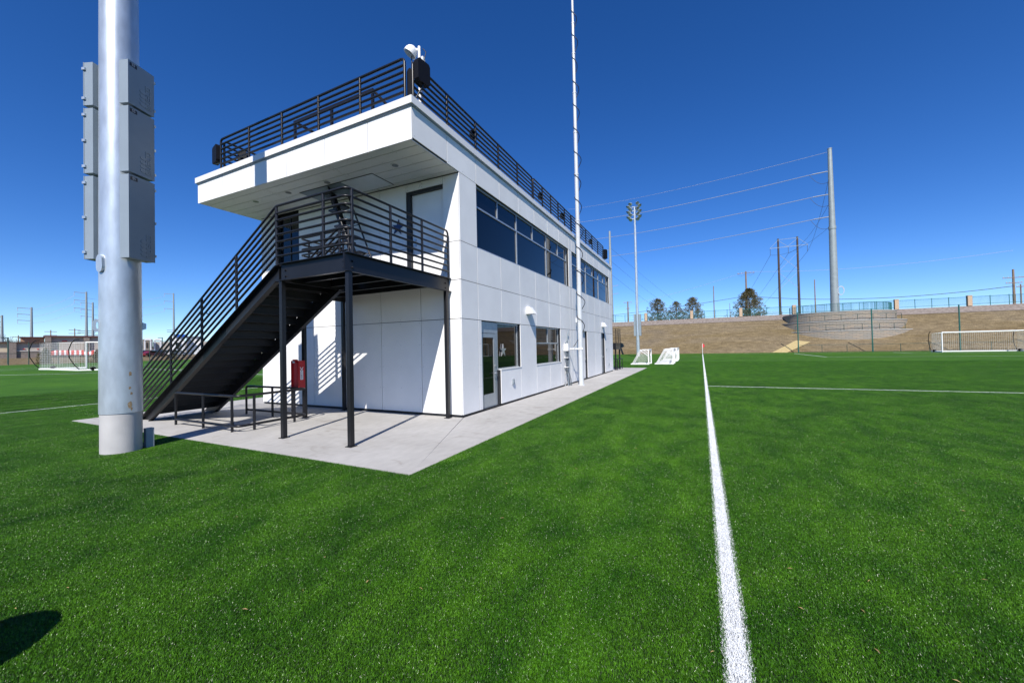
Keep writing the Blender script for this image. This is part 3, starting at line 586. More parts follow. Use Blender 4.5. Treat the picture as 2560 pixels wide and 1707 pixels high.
# ---------------------------------------------------------------- alternating tread ladder up to the roof hatch
LD = thing('roof_ladder', 'black alternating tread ladder from the landing up to the soffit hatch', 'ladder', (-2.78, -.54, DZ))
a = Vector((-2.78, -.54, DZ)); c = Vector((-4.02, -.54, 6.30)); d = (c-a).normalized(); nrm = Vector((d.z, 0, -d.x))
MB().bar(a, c, .07, .12, up=(0, 1, 0)).build('spine', M_black, LD)
for s_ in (-1, 1): MB().bar(a + Vector((0, .09*s_, 0)), c + Vector((0, .09*s_, 0)), .06, .04, up=(0, 1, 0)).build('stringer', M_black, LD)
for k in range(11):
    p = a + (c-a) * ((k+.8)/11.6); s_ = 1 if k % 2 else -1
    mb = MB(); mb.prism([(-.08, 0), (.22, 0), (.24, .06), (.20, .30), (-.06, .30)] if s_ > 0 else [(-.08, 0), (-.06, -.30), (.20, -.30), (.24, -.06), (.22, 0)], p, (1,0,0), (0,1,0), (0,0,1), .05)
    mb.build('step', M_black, LD)
for s_ in (-1, 1):
    o = Vector((0, .33*s_, 0)); t = nrm*.27
    MB().tube([a+o*.5+d*.1, a+o+t*.8+d*.25, a+o+t+d*.45, c+o+t], .024, 8).build('handrail', M_black, LD)
    for k in (.3, .62): MB().tube([a+(c-a)*k+Vector((0, .09*s_, 0)), a+(c-a)*k+o+t], .014, 6).build('bracket', M_black, LD)
# ---------------------------------------------------------------- railings on the roof
def roof_rail(label, P, Q, posts, zt, zb, nrail, loopends=True):
    P = Vector(P); Q = Vector(Q); d = (Q-P).normalized(); L = (Q-P).length
    t = thing('roof_railing', label, 'railing', (P.x, P.y, 7.05), 'black pipe railings around the roof')
    z0 = 7.17 if True else 0
    top = [P + Vector((0,0,z0))] + [P + d*(.09*(1-math.cos(R(a)))) + Vector((0,0,zt-.09+.09*math.sin(R(a)))) for a in (0, 30, 60, 90)]
    top += [Q - d*(.09*(1-math.cos(R(a)))) + Vector((0,0,zt-.09+.09*math.sin(R(a)))) for a in (90, 60, 30, 0)] + [Q + Vector((0,0,z0))]
    MB().tube(top, .031, 8).build('top_rail', M_black, t)
    for i in range(1, nrail): z = zt + (zb-zt)*i/(nrail-1); MB().tube([P+Vector((0,0,z)), Q+Vector((0,0,z))], .028, 8).build('rail', M_black, t)
    for k in posts: p = P + d*k; MB().tube([p+Vector((0,0,z0)), p+Vector((0,0,zt-.01))], .031, 8).build('rail_post', M_black, t)
    return t
fy = -OY+.10
roof_rail('black pipe railing along the front edge of the roof canopy', (-7.34, fy, 0), (-.25, fy, 0), [7.34-5.94, 7.34-4.48, 7.34-3.04, 7.34-1.60], 8.16, 7.42, 6)
rx_ = -.10
roof_rail('black pipe railing over the long facade, nearest the front corner', (rx_, -1.60, 0), (rx_, 5.12, 0), [1.27, 2.63, 4.0, 5.4], 8.10, 7.40, 6)
roof_rail('black pipe railing over the long facade, middle section', (rx_, 5.20, 0), (rx_, 9.90, 0), [.95, 1.9, 2.85, 3.75], 8.12, 7.42, 6)
roof_rail('black pipe railing over the long facade, farthest section', (rx_, 9.98, 0), (rx_, 16.85, 0), [1.3, 2.65, 4.0, 5.4], 8.14, 7.44, 6)
roof_rail('black pipe railing along the left side of the roof, behind the front one', (-7.36, fy+.1, 0), (-7.36, 8.0, 0), [1.4, 2.8, 4.2, 5.6, 7.0], 8.16, 7.42, 6)
ig = thing('hatch_guard', 'black angle-iron guard frame around the roof hatch behind the front railing', 'railing', (-3.3, -1.0, 7.055))
for y in (-1.05, .25):
    for x in (-4.85, -3.34, -1.85): MB().box((x-.03, y-.03, 7.056), (x+.03, y+.03, 8.30)).build('post', M_black, ig)
    MB().box((-4.88, y-.03, 8.30), (-1.82, y+.03, 8.36)).build('top_bar', M_black, ig)
    for x0, x1 in ((-4.82, -3.37), (-3.31, -1.88)): MB().box((x0, y-.02, 7.75), (x1, y+.02, 7.80)).build('mid_bar', M_black, ig)
MB().box((-4.88, -1.02, 8.30), (-4.82, .22, 8.36)).build('end_bar', M_black, ig); MB().bar((-1.85, -1.02, 8.33), (-1.25, -.2, 7.5), .05, .05).build('brace', M_black, ig)
# loudspeakers on the railings
def speaker(label, c, ax, w_, h_, dp, arm=None, tilt=0):
    t = thing('loudspeaker', label, 'loudspeaker', c, 'black loudspeakers fixed to the roof railings'); c = Vector(c); ax = Vector(ax).normalized(); nx = Vector((-ax.y, ax.x, 0)); up = Vector((0,0,1))
    poly = [(-w_/2+.04, -h_/2), (w_/2-.04, -h_/2), (w_/2, -h_/2+.05), (w_/2, h_/2-.05), (w_/2-.04, h_/2), (-w_/2+.04, h_/2), (-w_/2, h_/2-.05), (-w_/2, -h_/2+.05)]
    MB().prism(poly, c - nx*dp/2, ax, up, nx, dp).build('cabinet', M_speaker, t)
    MB().prism([(x*.88, z*.9) for x, z in poly], c + nx*dp/2, ax, up, nx, .012).build('grille', M_rubber, t)
    if arm:
        MB().tube([c - up*h_*.3, c - up*h_*.55 - nx*.02, arm], .018, 8).build('bracket', M_black, t)
    return t
speaker('black loudspeaker by the dish mast at the near roof corner', (.05, -1.46, 7.87), (.12, 1, 0), .36, .5, .13, Vector((-.06, -1.55, 7.3)))
speaker('black loudspeaker at the left end of the front roof railing', (-7.62, -1.66, 7.78), (1, -.25, 0), .44, .5, .14, Vector((-7.36, -1.66, 7.5)))
speaker('black loudspeaker inside the front left roof corner, behind the railing', (-7.1, -1.2, 7.75), (.8, .6, 0), .25, .42, .14, Vector((-7.34, -1.2, 7.5)))
for y, k in ((1.08, 'first'), (6.2, 'second'), (8.9, 'third'), (14.0, 'fourth')):
    speaker('small black loudspeaker clamped to the long roof railing, %s from the front corner' % k, (-.20, y, 7.80), (.3, 1, 0), .17, .27, .13, Vector((-.12, y-.05, 7.62)))
speaker('black loudspeaker at the far end of the roof, past the railing', (-.10, 17.35, 7.75), (.5, 1, 0), .3, .62, .18, Vector((-.12, 16.95, 7.22)))
speaker('slim black loudspeaker wedged between the two railings at the roof corner', (-.19, -1.60, 7.62), (.6, .8, 0), .10, .66, .10)
# dish mast
DM = thing('dish_mast', 'thin white mast carrying a dish and a small radio on the roof corner', 'antenna', (-.60, -.74, 7.05))
MB().cyl((-.60, -.74, 7.06), (-.60, -.74, 9.2), .036, n=10).build('mast', M_white, DM)
DCN = Vector((-.80, -.83, 9.06)); ax = Vector((-.45, -.20, -.75)).normalized()
MB().tube([DCN - ax*.17, DCN - ax*.155, DCN - ax*.11, DCN - ax*.04, DCN + ax*.04], [.03, .075, .125, .155, .16], 18).build('dish', M_white, DM)
MB().tube([DCN + ax*.041, DCN + ax*.06], [.14, .12], 18).build('dish_face', M_box, DM)
MB().bar((-.60, -.74, 9.12), DCN - ax*.10, .04, .04).build('bracket', M_alu, DM); MB().box((-.53, -.76, 8.70), (-.48, -.67, 8.92)).build('radio_box', M_white, DM)
MB().tube([DCN - ax*.05, DCN + Vector((.02, .02, -.35)), Vector((-.7, -.8, 8.6)), Vector((-.64, -.77, 8.5))], .012, 6).build('cable', M_cable, DM)
MB().tube([(-.52, -.7, 9.15), (-.44, -.68, 9.05), (-.52, -.72, 8.7), (-.56, -.72, 8.2), (-.53, -.70, 7.7), (-.56, -.72, 7.1)], .010, 6).build('cable', M_cable, DM)
# ---------------------------------------------------------------- guard rail on the slab
GR = thing('ground_guard_rail', 'low black pipe guard rail on the slab under the staircase', 'railing', (-5.0, -2.4, 0))
for z in (.80, .135):
    p = [(-6.38, -3.26, .0)] if False else []
    body = [(-3.95, -3.265, z)] + arc((-3.87, -3.13), .135, -90, 0, 5, z) + [(-3.735, -1.75, z)] + arc((-3.865, -1.745), .13, 0, 90, 5, z) + [(-4.2, -1.615, z)]
    if z > .5:
        s1 = [(-6.38, -3.262, 0), (-6.38, -3.262, z-.07), (-6.36, -3.262, z-.02), (-6.31, -3.262, z)]; s2 = [(-6.26, -1.615, z), (-6.31, -1.615, z-.02), (-6.33, -1.615, z-.07), (-6.33, -1.615, 0)]
    else: s1 = [(-6.36, -3.262, z)]; s2 = [(-6.31, -1.615, z)]
    MB().tube(s1 + body + s2, .029, 8).build('rail', M_black, GR)
for x, y in ((-5.14, -3.262), (-3.97, -3.262), (-3.735, -2.92), (-3.735, -1.95), (-5.14, -1.615), (-4.30, -1.615)): MB().cyl((x, y, 0), (x, y, .79), .029, n=8).build('post', M_black, GR)
# ---------------------------------------------------------------- fire extinguisher cabinet
FE = thing('extinguisher_cabinet', 'red plastic fire extinguisher box hung on a black stair post', 'fire box', (-4.17, -1.56, .76))
x0, x1, y0, y1, z0, z1 = -4.32, -4.01, -1.63, -1.446, .77, 1.52
mb = MB(); mb.box((x0, y1-.02, z0), (x1, y1, z1)); mb.box((x0, y0, z0), (x0+.02, y1-.02, z1)); mb.box((x1-.02, y0, z0), (x1, y1-.02, z1)); mb.box((x0+.02, y0+.03, z0), (x1-.02, y1-.02, z0+.03)); mb.box((x0+.02, y0+.06, z1-.02), (x1-.02, y1-.02, z1))
mb.build('case', M_red, FE)
mb = MB(); N = 8
for i in range(N):
    a0, a1 = math.pi*i/N, math.pi*(i+1)/N; f = lambda a: ((x0+x1)/2 - .13*math.cos(a), y0+.04+.07*math.sin(a))
    p, q = f(a0), f(a1); mb.add([(p[0], p[1], z0+.03), (q[0], q[1], z0+.03), (q[0], q[1], z1-.02), (p[0], p[1], z1-.02)], [(0,1,2,3)])
mb.build('recess', M_red, FE)
MB().box((-4.25, y0-.004, z1-.05), (-4.12, y0+.06, z1+.035)).build('lid_tab', M_red, FE); MB().box((-4.245, y0-.007, z1-.06), (-4.15, y0-.004, z1-.01)).build('sticker', M_tagt, FE)
sg = MB(); sx = x1+.004; sg.box((x1, -1.585, 1.02), (sx, -1.505, 1.27))
for i, ch in enumerate('FIRE'): put_text(sg, ch, .062, .0015, (sx+.001, -1.545, 1.238-.058*i), (0,1,0), (0,0,1), 1)
sg.build('fire_sign', [M_white, M_tag], FE)
v_ = MB(); v_.prism([(-.05, .075), (-.03, .075), (0, .02), (.03, .075), (.05, .075), (.012, 0), (-.012, 0)], (x1, -1.545, 1.275), (0,1,0), (0,0,1), (1,0,0), .005); v_.build('arrow', M_white, FE)
# ---------------------------------------------------------------- near lighting pole
PX, PY = -4.19, -5.02
LP = thing('lighting_pole', 'thick galvanised lighting pole with two stacks of grey cabinets, left foreground', 'light pole', (PX, PY, 0))
mb = MB(); mb.tube([(PX, PY, -.02), (PX, PY, .80)], [.285, .285], 40); mb.build('concrete_base', M_conc, LP)
mb = MB(); mb.tube([(PX, PY, .71), (PX, PY, 4), (PX, PY, 8.5), (PX, PY, 13), (PX, PY, 20)], [.295, .284, .266, .245, .2], 40); mb.build('shaft', M_galv, LP)
MB().tube([(PX+.02, PY-.26, 3.35), (PX+.02, PY-.312, 3.35)], [.10, .10], 16).build('hand_hole_cover', M_galv, LP) if False else None
n1 = Vector((.93, .37, 0)).normalized(); tv = Vector((-n1.y, n1.x, 0)); UP = Vector((0,0,1)); ctr = Vector((PX, PY, 0))
ho = ctr + Vector((-.30, -.24, 3.42)).normalized()*0; hn = Vector((.22, -.97, 0)).normalized()
hp = [(.075*math.cos(R(a)), .11*math.sin(R(a)) + (.05 if math.sin(R(a)) > 0 else -.05)) for a in range(0, 360, 24)]
MB().prism(hp, ctr + hn*.27 + UP*3.40, Vector((-hn.y, hn.x, 0)), UP, hn, .05).build('hand_hole_cover', M_galv, LP)
ln = MB(); ln.prism([(-.05, -.09), (.04, -.12), (.07, -.06), (.07, .06), (.04, .12), (-.05, .09), (-.05, .05), (.02, .06), (.03, 0), (.02, -.06), (-.05, -.05)], ctr + Vector((-.05, -.285, 2.30)), Vector((-.25, -.97, 0)).normalized(), UP, Vector((.97, -.25, 0)).normalized(), .02); ln.build('lug', M_galv, LP)
ln = MB(); ln.prism([(-.05, -.09), (.05, -.05), (.05, .05), (-.05, .09)], ctr + Vector((.1, .275, 2.30)), Vector((.35, .93, 0)).normalized(), UP, Vector((.93, -.35, 0)).normalized(), .02); ln.build('lug', M_galv, LP)
MB().box((PX+.06, PY+.29, .0), (PX+.17, PY+.41, .36)).build('conduit_box', M_box, LP)
def letter_strokes(ch):
    t = .22
    return {'m': [(0,0,t,1), (.39,0,.61,1-t), (1-t,0,1,1), (t,1-t,1-t,1)], 'u': [(0,0,t,1), (1-t,0,1,1), (t,0,1-t,t)], 's': [(0,1-t,1,1), (0,.5,t,1-t), (0,.39,1,.61), (1-t,t,1,.39), (0,0,1,t)],
            'c': [(0,0,t,1), (t,1-t,1,1), (t,0,1,t)], 'o': [(0,0,t,1), (1-t,0,1,1), (t,1-t,1-t,1), (t,0,1-t,t)]}[ch]
cw, cdp = .46, .17
for side in (1, -1):
    for z0, z1 in ((3.50, 5.02), (5.06, 6.26), (6.30, 7.10)):
        c0 = ctr + n1*side*.345
        cb = MB().obox(c0 + UP*(z0+z1)/2, n1, tv, UP, cdp/2, cw/2, (z1-z0)/2 - .008).build('cabinet', M_box, LP)
        # door lip
        lip = MB(); fo = c0 + n1*side*(cdp/2) ; lip.obox(fo + UP*(z0+z1)/2 + n1*side*.006, n1, tv, UP, .006, cw/2+.006, (z1-z0)/2-.004); lip.build('cabinet_door', M_box, cb)
        fo = fo + n1*side*.012
        nl = 2 if z1-z0 < .9 else 3
        for k in range(nl):
            zz = z0 + .13 + (z1-z0-.26)*k/(nl-1); e = -1 if side < 0 else 1
            MB().obox(fo - n1*side*.02 + tv*e*(cw/2+.012) + UP*zz, n1, tv, UP, .03, .014, .022).build('latch', M_galv, cb)
        if side > 0:
            em = MB(); x = 0
            # lettering reads bottom to top along the far edge of the door
            for i, ch in enumerate('musco'):
                for (a0, b0, a1, b1) in letter_strokes(ch):
                    a0_, a1_ = (z0+.07+.088*i+a0*.074, z0+.07+.088*i+a1*.074); b0_, b1_ = (.17-b0*.105, .17-b1*.105)
                    em.obox(fo + tv*((b0_+b1_)/2) + UP*((a0_+a1_)/2), n1, tv, UP, .008, abs(b0_-b1_)/2, abs(a1_-a0_)/2)
            em.build('lettering', M_boxm, cb)
            lb = MB()
            for i in range(4): 
                hp = [(.045*math.cos(R(a))*1.2, .036*math.sin(R(a))) for a in range(0, 360, 24)]
                lb.prism([(px_, pz_) for px_, pz_ in hp], fo + tv*.02 + UP*(z0+.115+.078*i), tv, UP, n1, .007)
            lb.build('emblem', M_boxm, cb)
            tg = MB(); tc_ = fo + tv*(-cw/2+.085) + UP*(z1-.07); tg.obox(tc_ + n1*.002, n1, tv, UP, .002, .062, .032); put_text(tg, 'S5', .062, .001, tc_ + n1*.0055, tv, UP, 1); tg.build('tag', [M_tag, M_tagt], cb)
# rust runs low on the shaft
M_rust = mat('rust_stain', (0.34, 0.24, 0.13), 0.9, var=0.3, scale=40)
mb = MB()
for th, z, s_ in ((0.12, 1.42, .03), (.10, 1.16, .022), (.18, 1.06, .02), (.13, .86, .04), (.17, .78, .02)):
    r_ = .2945 - (z-.7)*.0034 + .0015; vs = []
    for k in range(9):
        aa = 2*math.pi*k/9; tt = th + s_*math.cos(aa)*rnd.uniform(.5, 1.3)/.29; vs.append((PX + r_*math.cos(tt-.05), PY + r_*math.sin(tt-.05), z + s_*1.6*math.sin(aa)*rnd.uniform(.6, 1.2)))
    mb.add(vs, [tuple(range(9))])
mb.build('rust_stain', M_rust, LP)
# ---------------------------------------------------------------- white mast against the facade
MX, MY = .60, 8.66
MT = thing('camera_mast', 'tall white telescopic mast with a coiled black cable in front of the facade', 'mast', (MX, MY, 0))
secs = [(0, 2.9, .110), (2.9, 5.2, .102), (5.2, 7.4, .094), (7.4, 9.5, .087), (9.5, 11.4, .082), (11.4, 13.2, .074), (13.2, 15.0, .066), (15.0, 16.4, .058), (16.4, 17.6, .05)]
for i, (z0, z1, r_) in enumerate(secs): MB().cyl((MX, MY, z0), (MX, MY, z1), r_, n=20).cyl((MX, MY, z1-.06), (MX, MY, z1), r_+.012, n=20).build('mast_section', M_mast, MT)
MB().cyl((MX, MY, 0), (MX, MY, .03), .17, n=16).build('base_plate', M_mast, MT)
p = []; turns = 14; pit = 1.07
for k in range(turns*24):
    q = k/24; i = int(q); ph = q - i; z = 17.2 - pit*q; rm = .125 - z*.0043 + .014
    if ph < .35: th = 86 + 240*(ph/.35); ex = .0
    else: th = -34 + 120*((ph-.35)/.65); ex = (.10 + .03*math.sin(i*2.3))*math.sin(math.pi*(ph-.35)/.65)
    p.append((MX + (rm+ex)*math.cos(R(th)), MY + (rm+ex)*math.sin(R(th)), z - .05*math.sin(2*math.pi*ph)))
MB().tube(p + [(MX-.12, MY-.14, 1.95), (MX-.25, MY-.22, 1.72)], .016, 6).build('coiled_cable', M_cable, MT)
MB().box((MX-.10, MY-.10, 17.6), (MX+.14, MY+.10, 17.95)).build('camera_head', M_white, MT)
MB().tube([(.05, MY, 1.62), (MX-.1, MY, 1.62)], .035, 8).build('wall_bracket', M_white, MT); MB().tube([(MX, MY, 1.58), (MX, MY, 1.66)], [.135, .135], 18).build('clamp_ring', M_white, MT)
# cable junction by the mast
CJ = thing('cable_bundle', 'white junction box with loose grey and black cables beside the white mast', 'cables', (.14, 8.3, 0))
MB().box((.012, 8.1, 1.55), (.20, 8.34, 1.86)).build('junction_box', M_white, CJ); MB().tube([(.1, 8.05, 1.90), (.12, 8.2, 1.98), (.1, 8.36, 1.93)], .022, 8).build('conduit_elbow', M_box, CJ)
for k in range(7):
    x = .06 + .022*k; r2 = random.Random(k); o1 = r2.uniform(-.05, .05); o2 = r2.uniform(-.16, .2)
    MB().tube([(x, 8.12+.03*k, 1.55), (x+.01, 8.18+.012*k, 1.3), (x, 8.2+.012*k, 1.15), (x+.01, 8.2+o1, .85), (x, 8.2+o1*1.5, .6), (x+.05, 8.2+o2, .3), (x+.06, 8.22+o2*1.3, .02)], .011, 6).build('cable', M_cable if k % 2 else M_box, CJ)
MB().tube([(.06, 8.5, .0), (.06, 8.5, .22)], .04, 8).build('conduit_stub', M_box, CJ); MB().tube([(.05, 8.05, .0), (.05, 8.05, .20)], .03, 8).build('conduit_stub', M_silver, CJ); MB().tube([(.04, 8.52, .2), (.04, 8.52, 2.2), (.1, 8.56, 2.5)], .02, 8).build('conduit', M_box, CJ)
for z in (.82, 1.24): MB().box((.012, 8.1, z), (.19, 8.34, z+.02)).build('cable_tie', M_white, CJ)
# guessed bin left of the camera, unseen, added to cast the lower-left shadow
LB = thing('shadow_caster_bin', 'guessed round bin with domed lid, added out of view to cast a shadow', 'bin', (1.80, -8.53, -.02))
MB().tube([(1.80, -8.53, -.02), (1.80, -8.53, .06), (1.80, -8.53, .86)], [.26, .29, .31], 24).build('drum', M_box, LB)
MB().tube([(1.80, -8.53, .86), (1.80, -8.53, .92), (1.80, -8.53, 1.04), (1.80, -8.53, 1.13), (1.80, -8.53, 1.16)], [.325, .32, .26, .14, .04], 24).build('lid', M_speaker, LB)
# ---------------------------------------------------------------- far end platform beyond the building
FP = thing('far_platform', 'small black steel landing with guard rail past the far end of the facade', 'staircase', (-.4, 20.6, 0))
MB().box((-1.6, 19.6, 1.45), (.03, 21.3, 1.92)).build('deck_beam', M_black, FP)
for i in range(7): z = 2.92-.15*i; MB().tube([(-1.5, 19.65, z), (.03, 19.65, z), (.03, 21.25, z)], .022, 6).build('rail', M_black, FP)
for x, y in ((.03, 19.65), (.03, 20.5), (.03, 21.25), (-.6, 19.65)): MB().tube([(x, y, 1.9), (x, y, 2.93)], .026, 6).build('rail_post', M_black, FP)
for x, y in ((-.03, 19.7), (-.03, 21.2), (-1.5, 19.7)): MB().box((x-.05, y-.05, 0), (x+.05, y+.05, 1.45)).build('post', M_black, FP)
for z in (.76, .12): MB().tube([(-1.2, 19.5, z), (.12, 19.5, z), (.12, 21.4, z)], .027, 6).build('guard_rail', M_black, FP)
for x, y in ((.12, 19.55), (.12, 20.5), (.12, 21.35), (-.6, 19.5)): MB().tube([(x, y, 0), (x, y, .76)], .027, 6).build('guard_post', M_black, FP)
# ---------------------------------------------------------------- goals
def ribbon(mb, a, b_, w_, mi=0):
    a = Vector(a); b_ = Vector(b_); d = (b_-a).normalized(); s1 = d.cross(Vector((.3, .5, .8))).normalized()*w_/2; s2 = d.cross(s1).normalized()*w_/2
    mb.add([a-s1, b_-s1, b_+s1, a+s1], [(0,1,2,3)], mi); mb.add([a-s2, b_-s2, b_+s2, a+s2], [(0,1,2,3)], mi)
def net_quad(mb, p00, p10, p11, p01, nu, nv, w_):
    p00, p10, p11, p01 = map(Vector, (p00, p10, p11, p01))
    P = lambda u, v: p00*(1-u)*(1-v) + p10*u*(1-v) + p11*u*v + p01*(1-u)*v
    for i in range(nu+1): 
        for k in range(2): ribbon(mb, P(i/nu, k/2), P(i/nu, (k+1)/2), w_)
    for j in range(nv+1):
        for k in range(2): ribbon(mb, P(k/2, j/nv), P((k+1)/2, j/nv), w_)
def big_goal(label, D, F, A, Bp, h, zb, hoop, wn=.012, sp=.16):
    """D, F: feet of the posts; A, Bp: back corners behind D and F"""
    D, F, A, Bp = [Vector((*p, zb(p))) for p in (D, F, A, Bp)]; up = Vector((0,0,1))
    t = thing('soccer_goal', label, 'goal', tuple(D), 'full size soccer goals with black net hoops')
    MB().tube([D, D+up*h], .06, 10).build('post', M_white, t); MB().tube([F, F+up*h], .06, 10).build('post', M_white, t)
    MB().tube([D+up*h, F+up*h], .06, 10).build('crossbar', M_white, t)
    MB().bar(A+up*.06, Bp+up*.06, .14, .12).build('base_bar', M_white, t); MB().bar(A+up*.062, D+up*.062, .12, .12).build('base_bar', M_white, t); MB().bar(Bp+up*.062, F+up*.062, .12, .12).build('base_bar', M_white, t)
    back = ((A+Bp)/2 - (D+F)/2).normalized()
    for P_, Q_ in ((A, D), (Bp, F)):
        o = back; pts = [P_+up*.1, P_+o*.30+up*.45, P_+o*.62+up*1.1, P_+o*.66+up*1.8, P_+o*.5+up*2.35, P_+o*.30+up*2.6, P_-o*.0+up*2.66]
        MB().tube(pts[:int(len(pts))], .035, 8).build('net_hoop', M_rubber, t)
        w_ = P_ + (Q_-P_)*.28; ww = (Bp-A).normalized()
        MB().tube([w_+up*.16-ww*.12, w_+up*.16+ww*.12], [.16, .16], 14).build('wheel', M_rubber, t)
    nb = MB(); n1_ = max(4, int((F-D).length/sp)); n2_ = int(h/sp); nd = max(3, int((A-D).length/sp))
    DT, FT = D+up*h, F+up*h; AT, BT = A+up*h*.97, Bp+up*h*.97
    net_quad(nb, A, Bp, BT, AT, n1_, n2_, wn); net_quad(nb, D, A, AT, DT, nd, n2_, wn); net_quad(nb, F, Bp, BT, FT, nd, n2_, wn); net_quad(nb, DT, FT, BT, AT, n1_, nd, wn)
    o = nb.build('net', M_net, t, fix=False)
    return t
zf = lambda p: H(p[0], p[1])
big_goal('white soccer goal at the far end of the right pitch, in front of the embankment', (32.8, 59.6), (40.1, 59.6), (32.6, 61.7), (40.3, 61.7), 2.5, zf, True, .012, .17)
big_goal('white soccer goal on the left pitch, beyond the thick lighting pole', (-46.3, 6.9), (-40.0, 7.5), (-48.2, 4.5), (-41.9, 5.2), 2.44, zf, True, .010, .16)
def small_goal():
    t = thing('training_goal', '', 'goal', (0, 0, 0), 'small white training goals')
    h, wd, dp = 1.34, 1.9, 1.42; b_ = .05
    for y in (0, wd): MB().box((-b_, y-b_, 0), (b_, y+b_, h)).build('post', M_white, t)
    MB().box((-b_, b_, h-2*b_), (b_, wd-b_, h)).build('crossbar', M_white, t)
    for y in (0, wd): MB().box((-dp, y-.05, 0), (-b_, y+.05, .09)).build('base_bar', M_white, t); MB().bar((-.03, y, .75), (-.72, y, h-.06), .05, .05).build('brace', M_white, t); MB().bar((-.03, y, h-.05), (-.76, y, h-.05), .05, .05).build('top_arm', M_white, t)
    MB().box((-dp-.1, -.05, 0), (-dp, wd+.05, .09)).build('base_bar', M_white, t)
    nb = MB(); q = [(-dp, 0, .09), (-dp, wd, .09), (-.74, wd, h-.05), (-.74, 0, h-.05)]; net_quad(nb, *q, 17, 14, .008)
    for y in (0, wd): net_quad(nb, (-.05, y, .09), (-dp, y, .09), (-.74, y, h-.05), (-.05, y, h-.05), 12, 12, .008)
    net_quad(nb, (0, 0, h-.03), (0, wd, h-.03), (-.74, wd, h-.05), (-.74, 0, h-.05), 17, 6, .008); nb.build('net', M_net, t, fix=False); return t
sg0 = small_goal()
for i, (x, y, lb) in enumerate(((1.28, 27.5, 'small white training goal standing alone at the end of the building walk'), (3.24, 28.0, 'small white training goal, nearest of the row right of the single one'), (3.10, 31.0, 'small white training goal, second in the row right of the single one'), (3.22, 34.2, 'small white training goal, third in the row right of the single one'), (3.12, 37.8, 'small white training goal, farthest in the row right of the single one'))):
    o = sg0 if i == 0 else copy_tree(sg0); o.location = (x, y, 0); o['label'] = lb
# corner flag
CF = thing('corner_flag', 'white corner flag post with red flag where the touchline ends', 'flag', (LC, 60.3, 0))
MB().cyl((LC, 60.3, 0), (LC, 60.3, 1.75), .03, n=8).build('staff', M_white, CF)
mb = MB(); mb.add([(LC+.03, 60.3, 1.72), (LC+.22, 60.34, 1.6), (LC+.36, 60.28, 1.42), (LC+.2, 60.32, 1.15), (LC+.03, 60.3, 1.05)], [(0,1,4), (1,3,4), (1,2,3)]); mb.build('flag', M_redflag, CF)
# ---------------------------------------------------------------- floodlight pole at the far end
def flood_pole(label, x, y, zb=0.0):
    t = thing('floodlight_pole', label, 'light pole', (x, y, zb))
    MB().cyl((x, y, zb-.1), (x, y, zb+.62), .26, n=16).build('concrete_base', M_conc, t); MB().tube([(x, y, zb+.6), (x, y, zb+12), (x, y, zb+22.6)], [.235, .19, .15], 16).build('shaft', M_galv, t)
    for s_ in (-1, 1):
        for z0, z1 in ((3.1, 4.75), (4.8, 6.35)): MB().box((x+s_*.37-.15, y-.22, zb+z0), (x+s_*.37+.15, y+.22, zb+z1)).build('cabinet', M_box, t)
    for z in (20.75, 21.35, 21.95, 22.55): MB().bar((x-.75, y-.1, zb+z), (x+.75, y-.1, zb+z), .12, .1).build('crossarm', M_galv, t)
    for s_ in (-1, 1):
        for i, z in enumerate((22.95, 22.55, 22.15, 21.75, 21.35, 20.95, 20.6)):
            cx = x + s_*(.52 + (.16 if i % 2 else -.06)); c = Vector((cx, y-.35, zb+z)); ax = Vector((s_*.5, -.8, -.35)).normalized() if i % 2 else Vector((s_*.25, -.9, -.4)).normalized()
            lm = MB().tube([c - ax*.28, c - ax*.15, c + ax*.18, c + ax*.2], [.07, .16, .26, .26], 12).build('lamp', M_galv, t)
            vz = MB(); e = c + ax*.2
            sx_ = ax.cross(Vector((0,0,1))).normalized(); uz = sx_.cross(ax)
            pr = [(e + sx_*.27*math.cos(R(a)) + uz*.27*math.sin(R(a)), e + ax*.42*max(.15, math.sin(R(a))) + sx_*.27*math.cos(R(a)) + uz*.27*math.sin(R(a))) for a in range(-20, 201, 22)]
            for (p0, q0), (p1, q1) in zip(pr, pr[1:]): vz.add([p0, p1, q1, q0], [(0,1,2,3)])
            vz.build('visor', M_box, lm, fix=False); MB().cyl(e - ax*.02, e - ax*.01, .23, n=12).build('lens', M_lens, lm)
    return t
flood_pole('tall floodlight pole with a cluster of lamps, past the far end of the building', -3.1, 52.5)
# ---------------------------------------------------------------- fence along the crest
CR = 7.15
def crest_fence(label, x0, x1, y=84.0):
    t = thing('crest_fence', label, 'fence', ((x0+x1)/2, y, CR-.06), 'green picket fence along the top of the embankment')
    for z in (CR+.22, CR+1.42): MB().box((x0, y-.025, z), (x1, y+.025, z+.05)).build('rail', M_green, t)
    np_ = max(2, round((x1-x0)/2.35)); 
    for i in range(np_+1): x = x0 + (x1-x0)*i/np_; MB().box((x-.035, y-.035, CR-.07), (x+.035, y+.035, CR+1.58)).build('post', M_green, t)
    pk = MB(); x = x0+.1
    while x < x1-.05: pk.box((x-.010, y-.01, CR+.08), (x+.010, y+.01, CR+1.52)); x += .13
    o = pk.build('pickets', M_green, t, fix=False); o['kind'] = 'stuff'
M_brick = mat('pillar_brick', (0.42, 0.30, 0.20), 0.9, col2=(0.52, 0.39, 0.27), scale=8)
PIL = [-24, -14.9, -5.65, 3.75, 12.9, 21.9, 36.9, 46.1, 55.3, 64.5]
nm = ['leftmost, nearly hidden by the building', 'second from the left', 'left of the pines', 'right of the three pines', 'beside the single pine', 'left of the round terrace', 'right of the round terrace', 'right of the goal post', 'near the right picture edge', 'beyond the right edge']
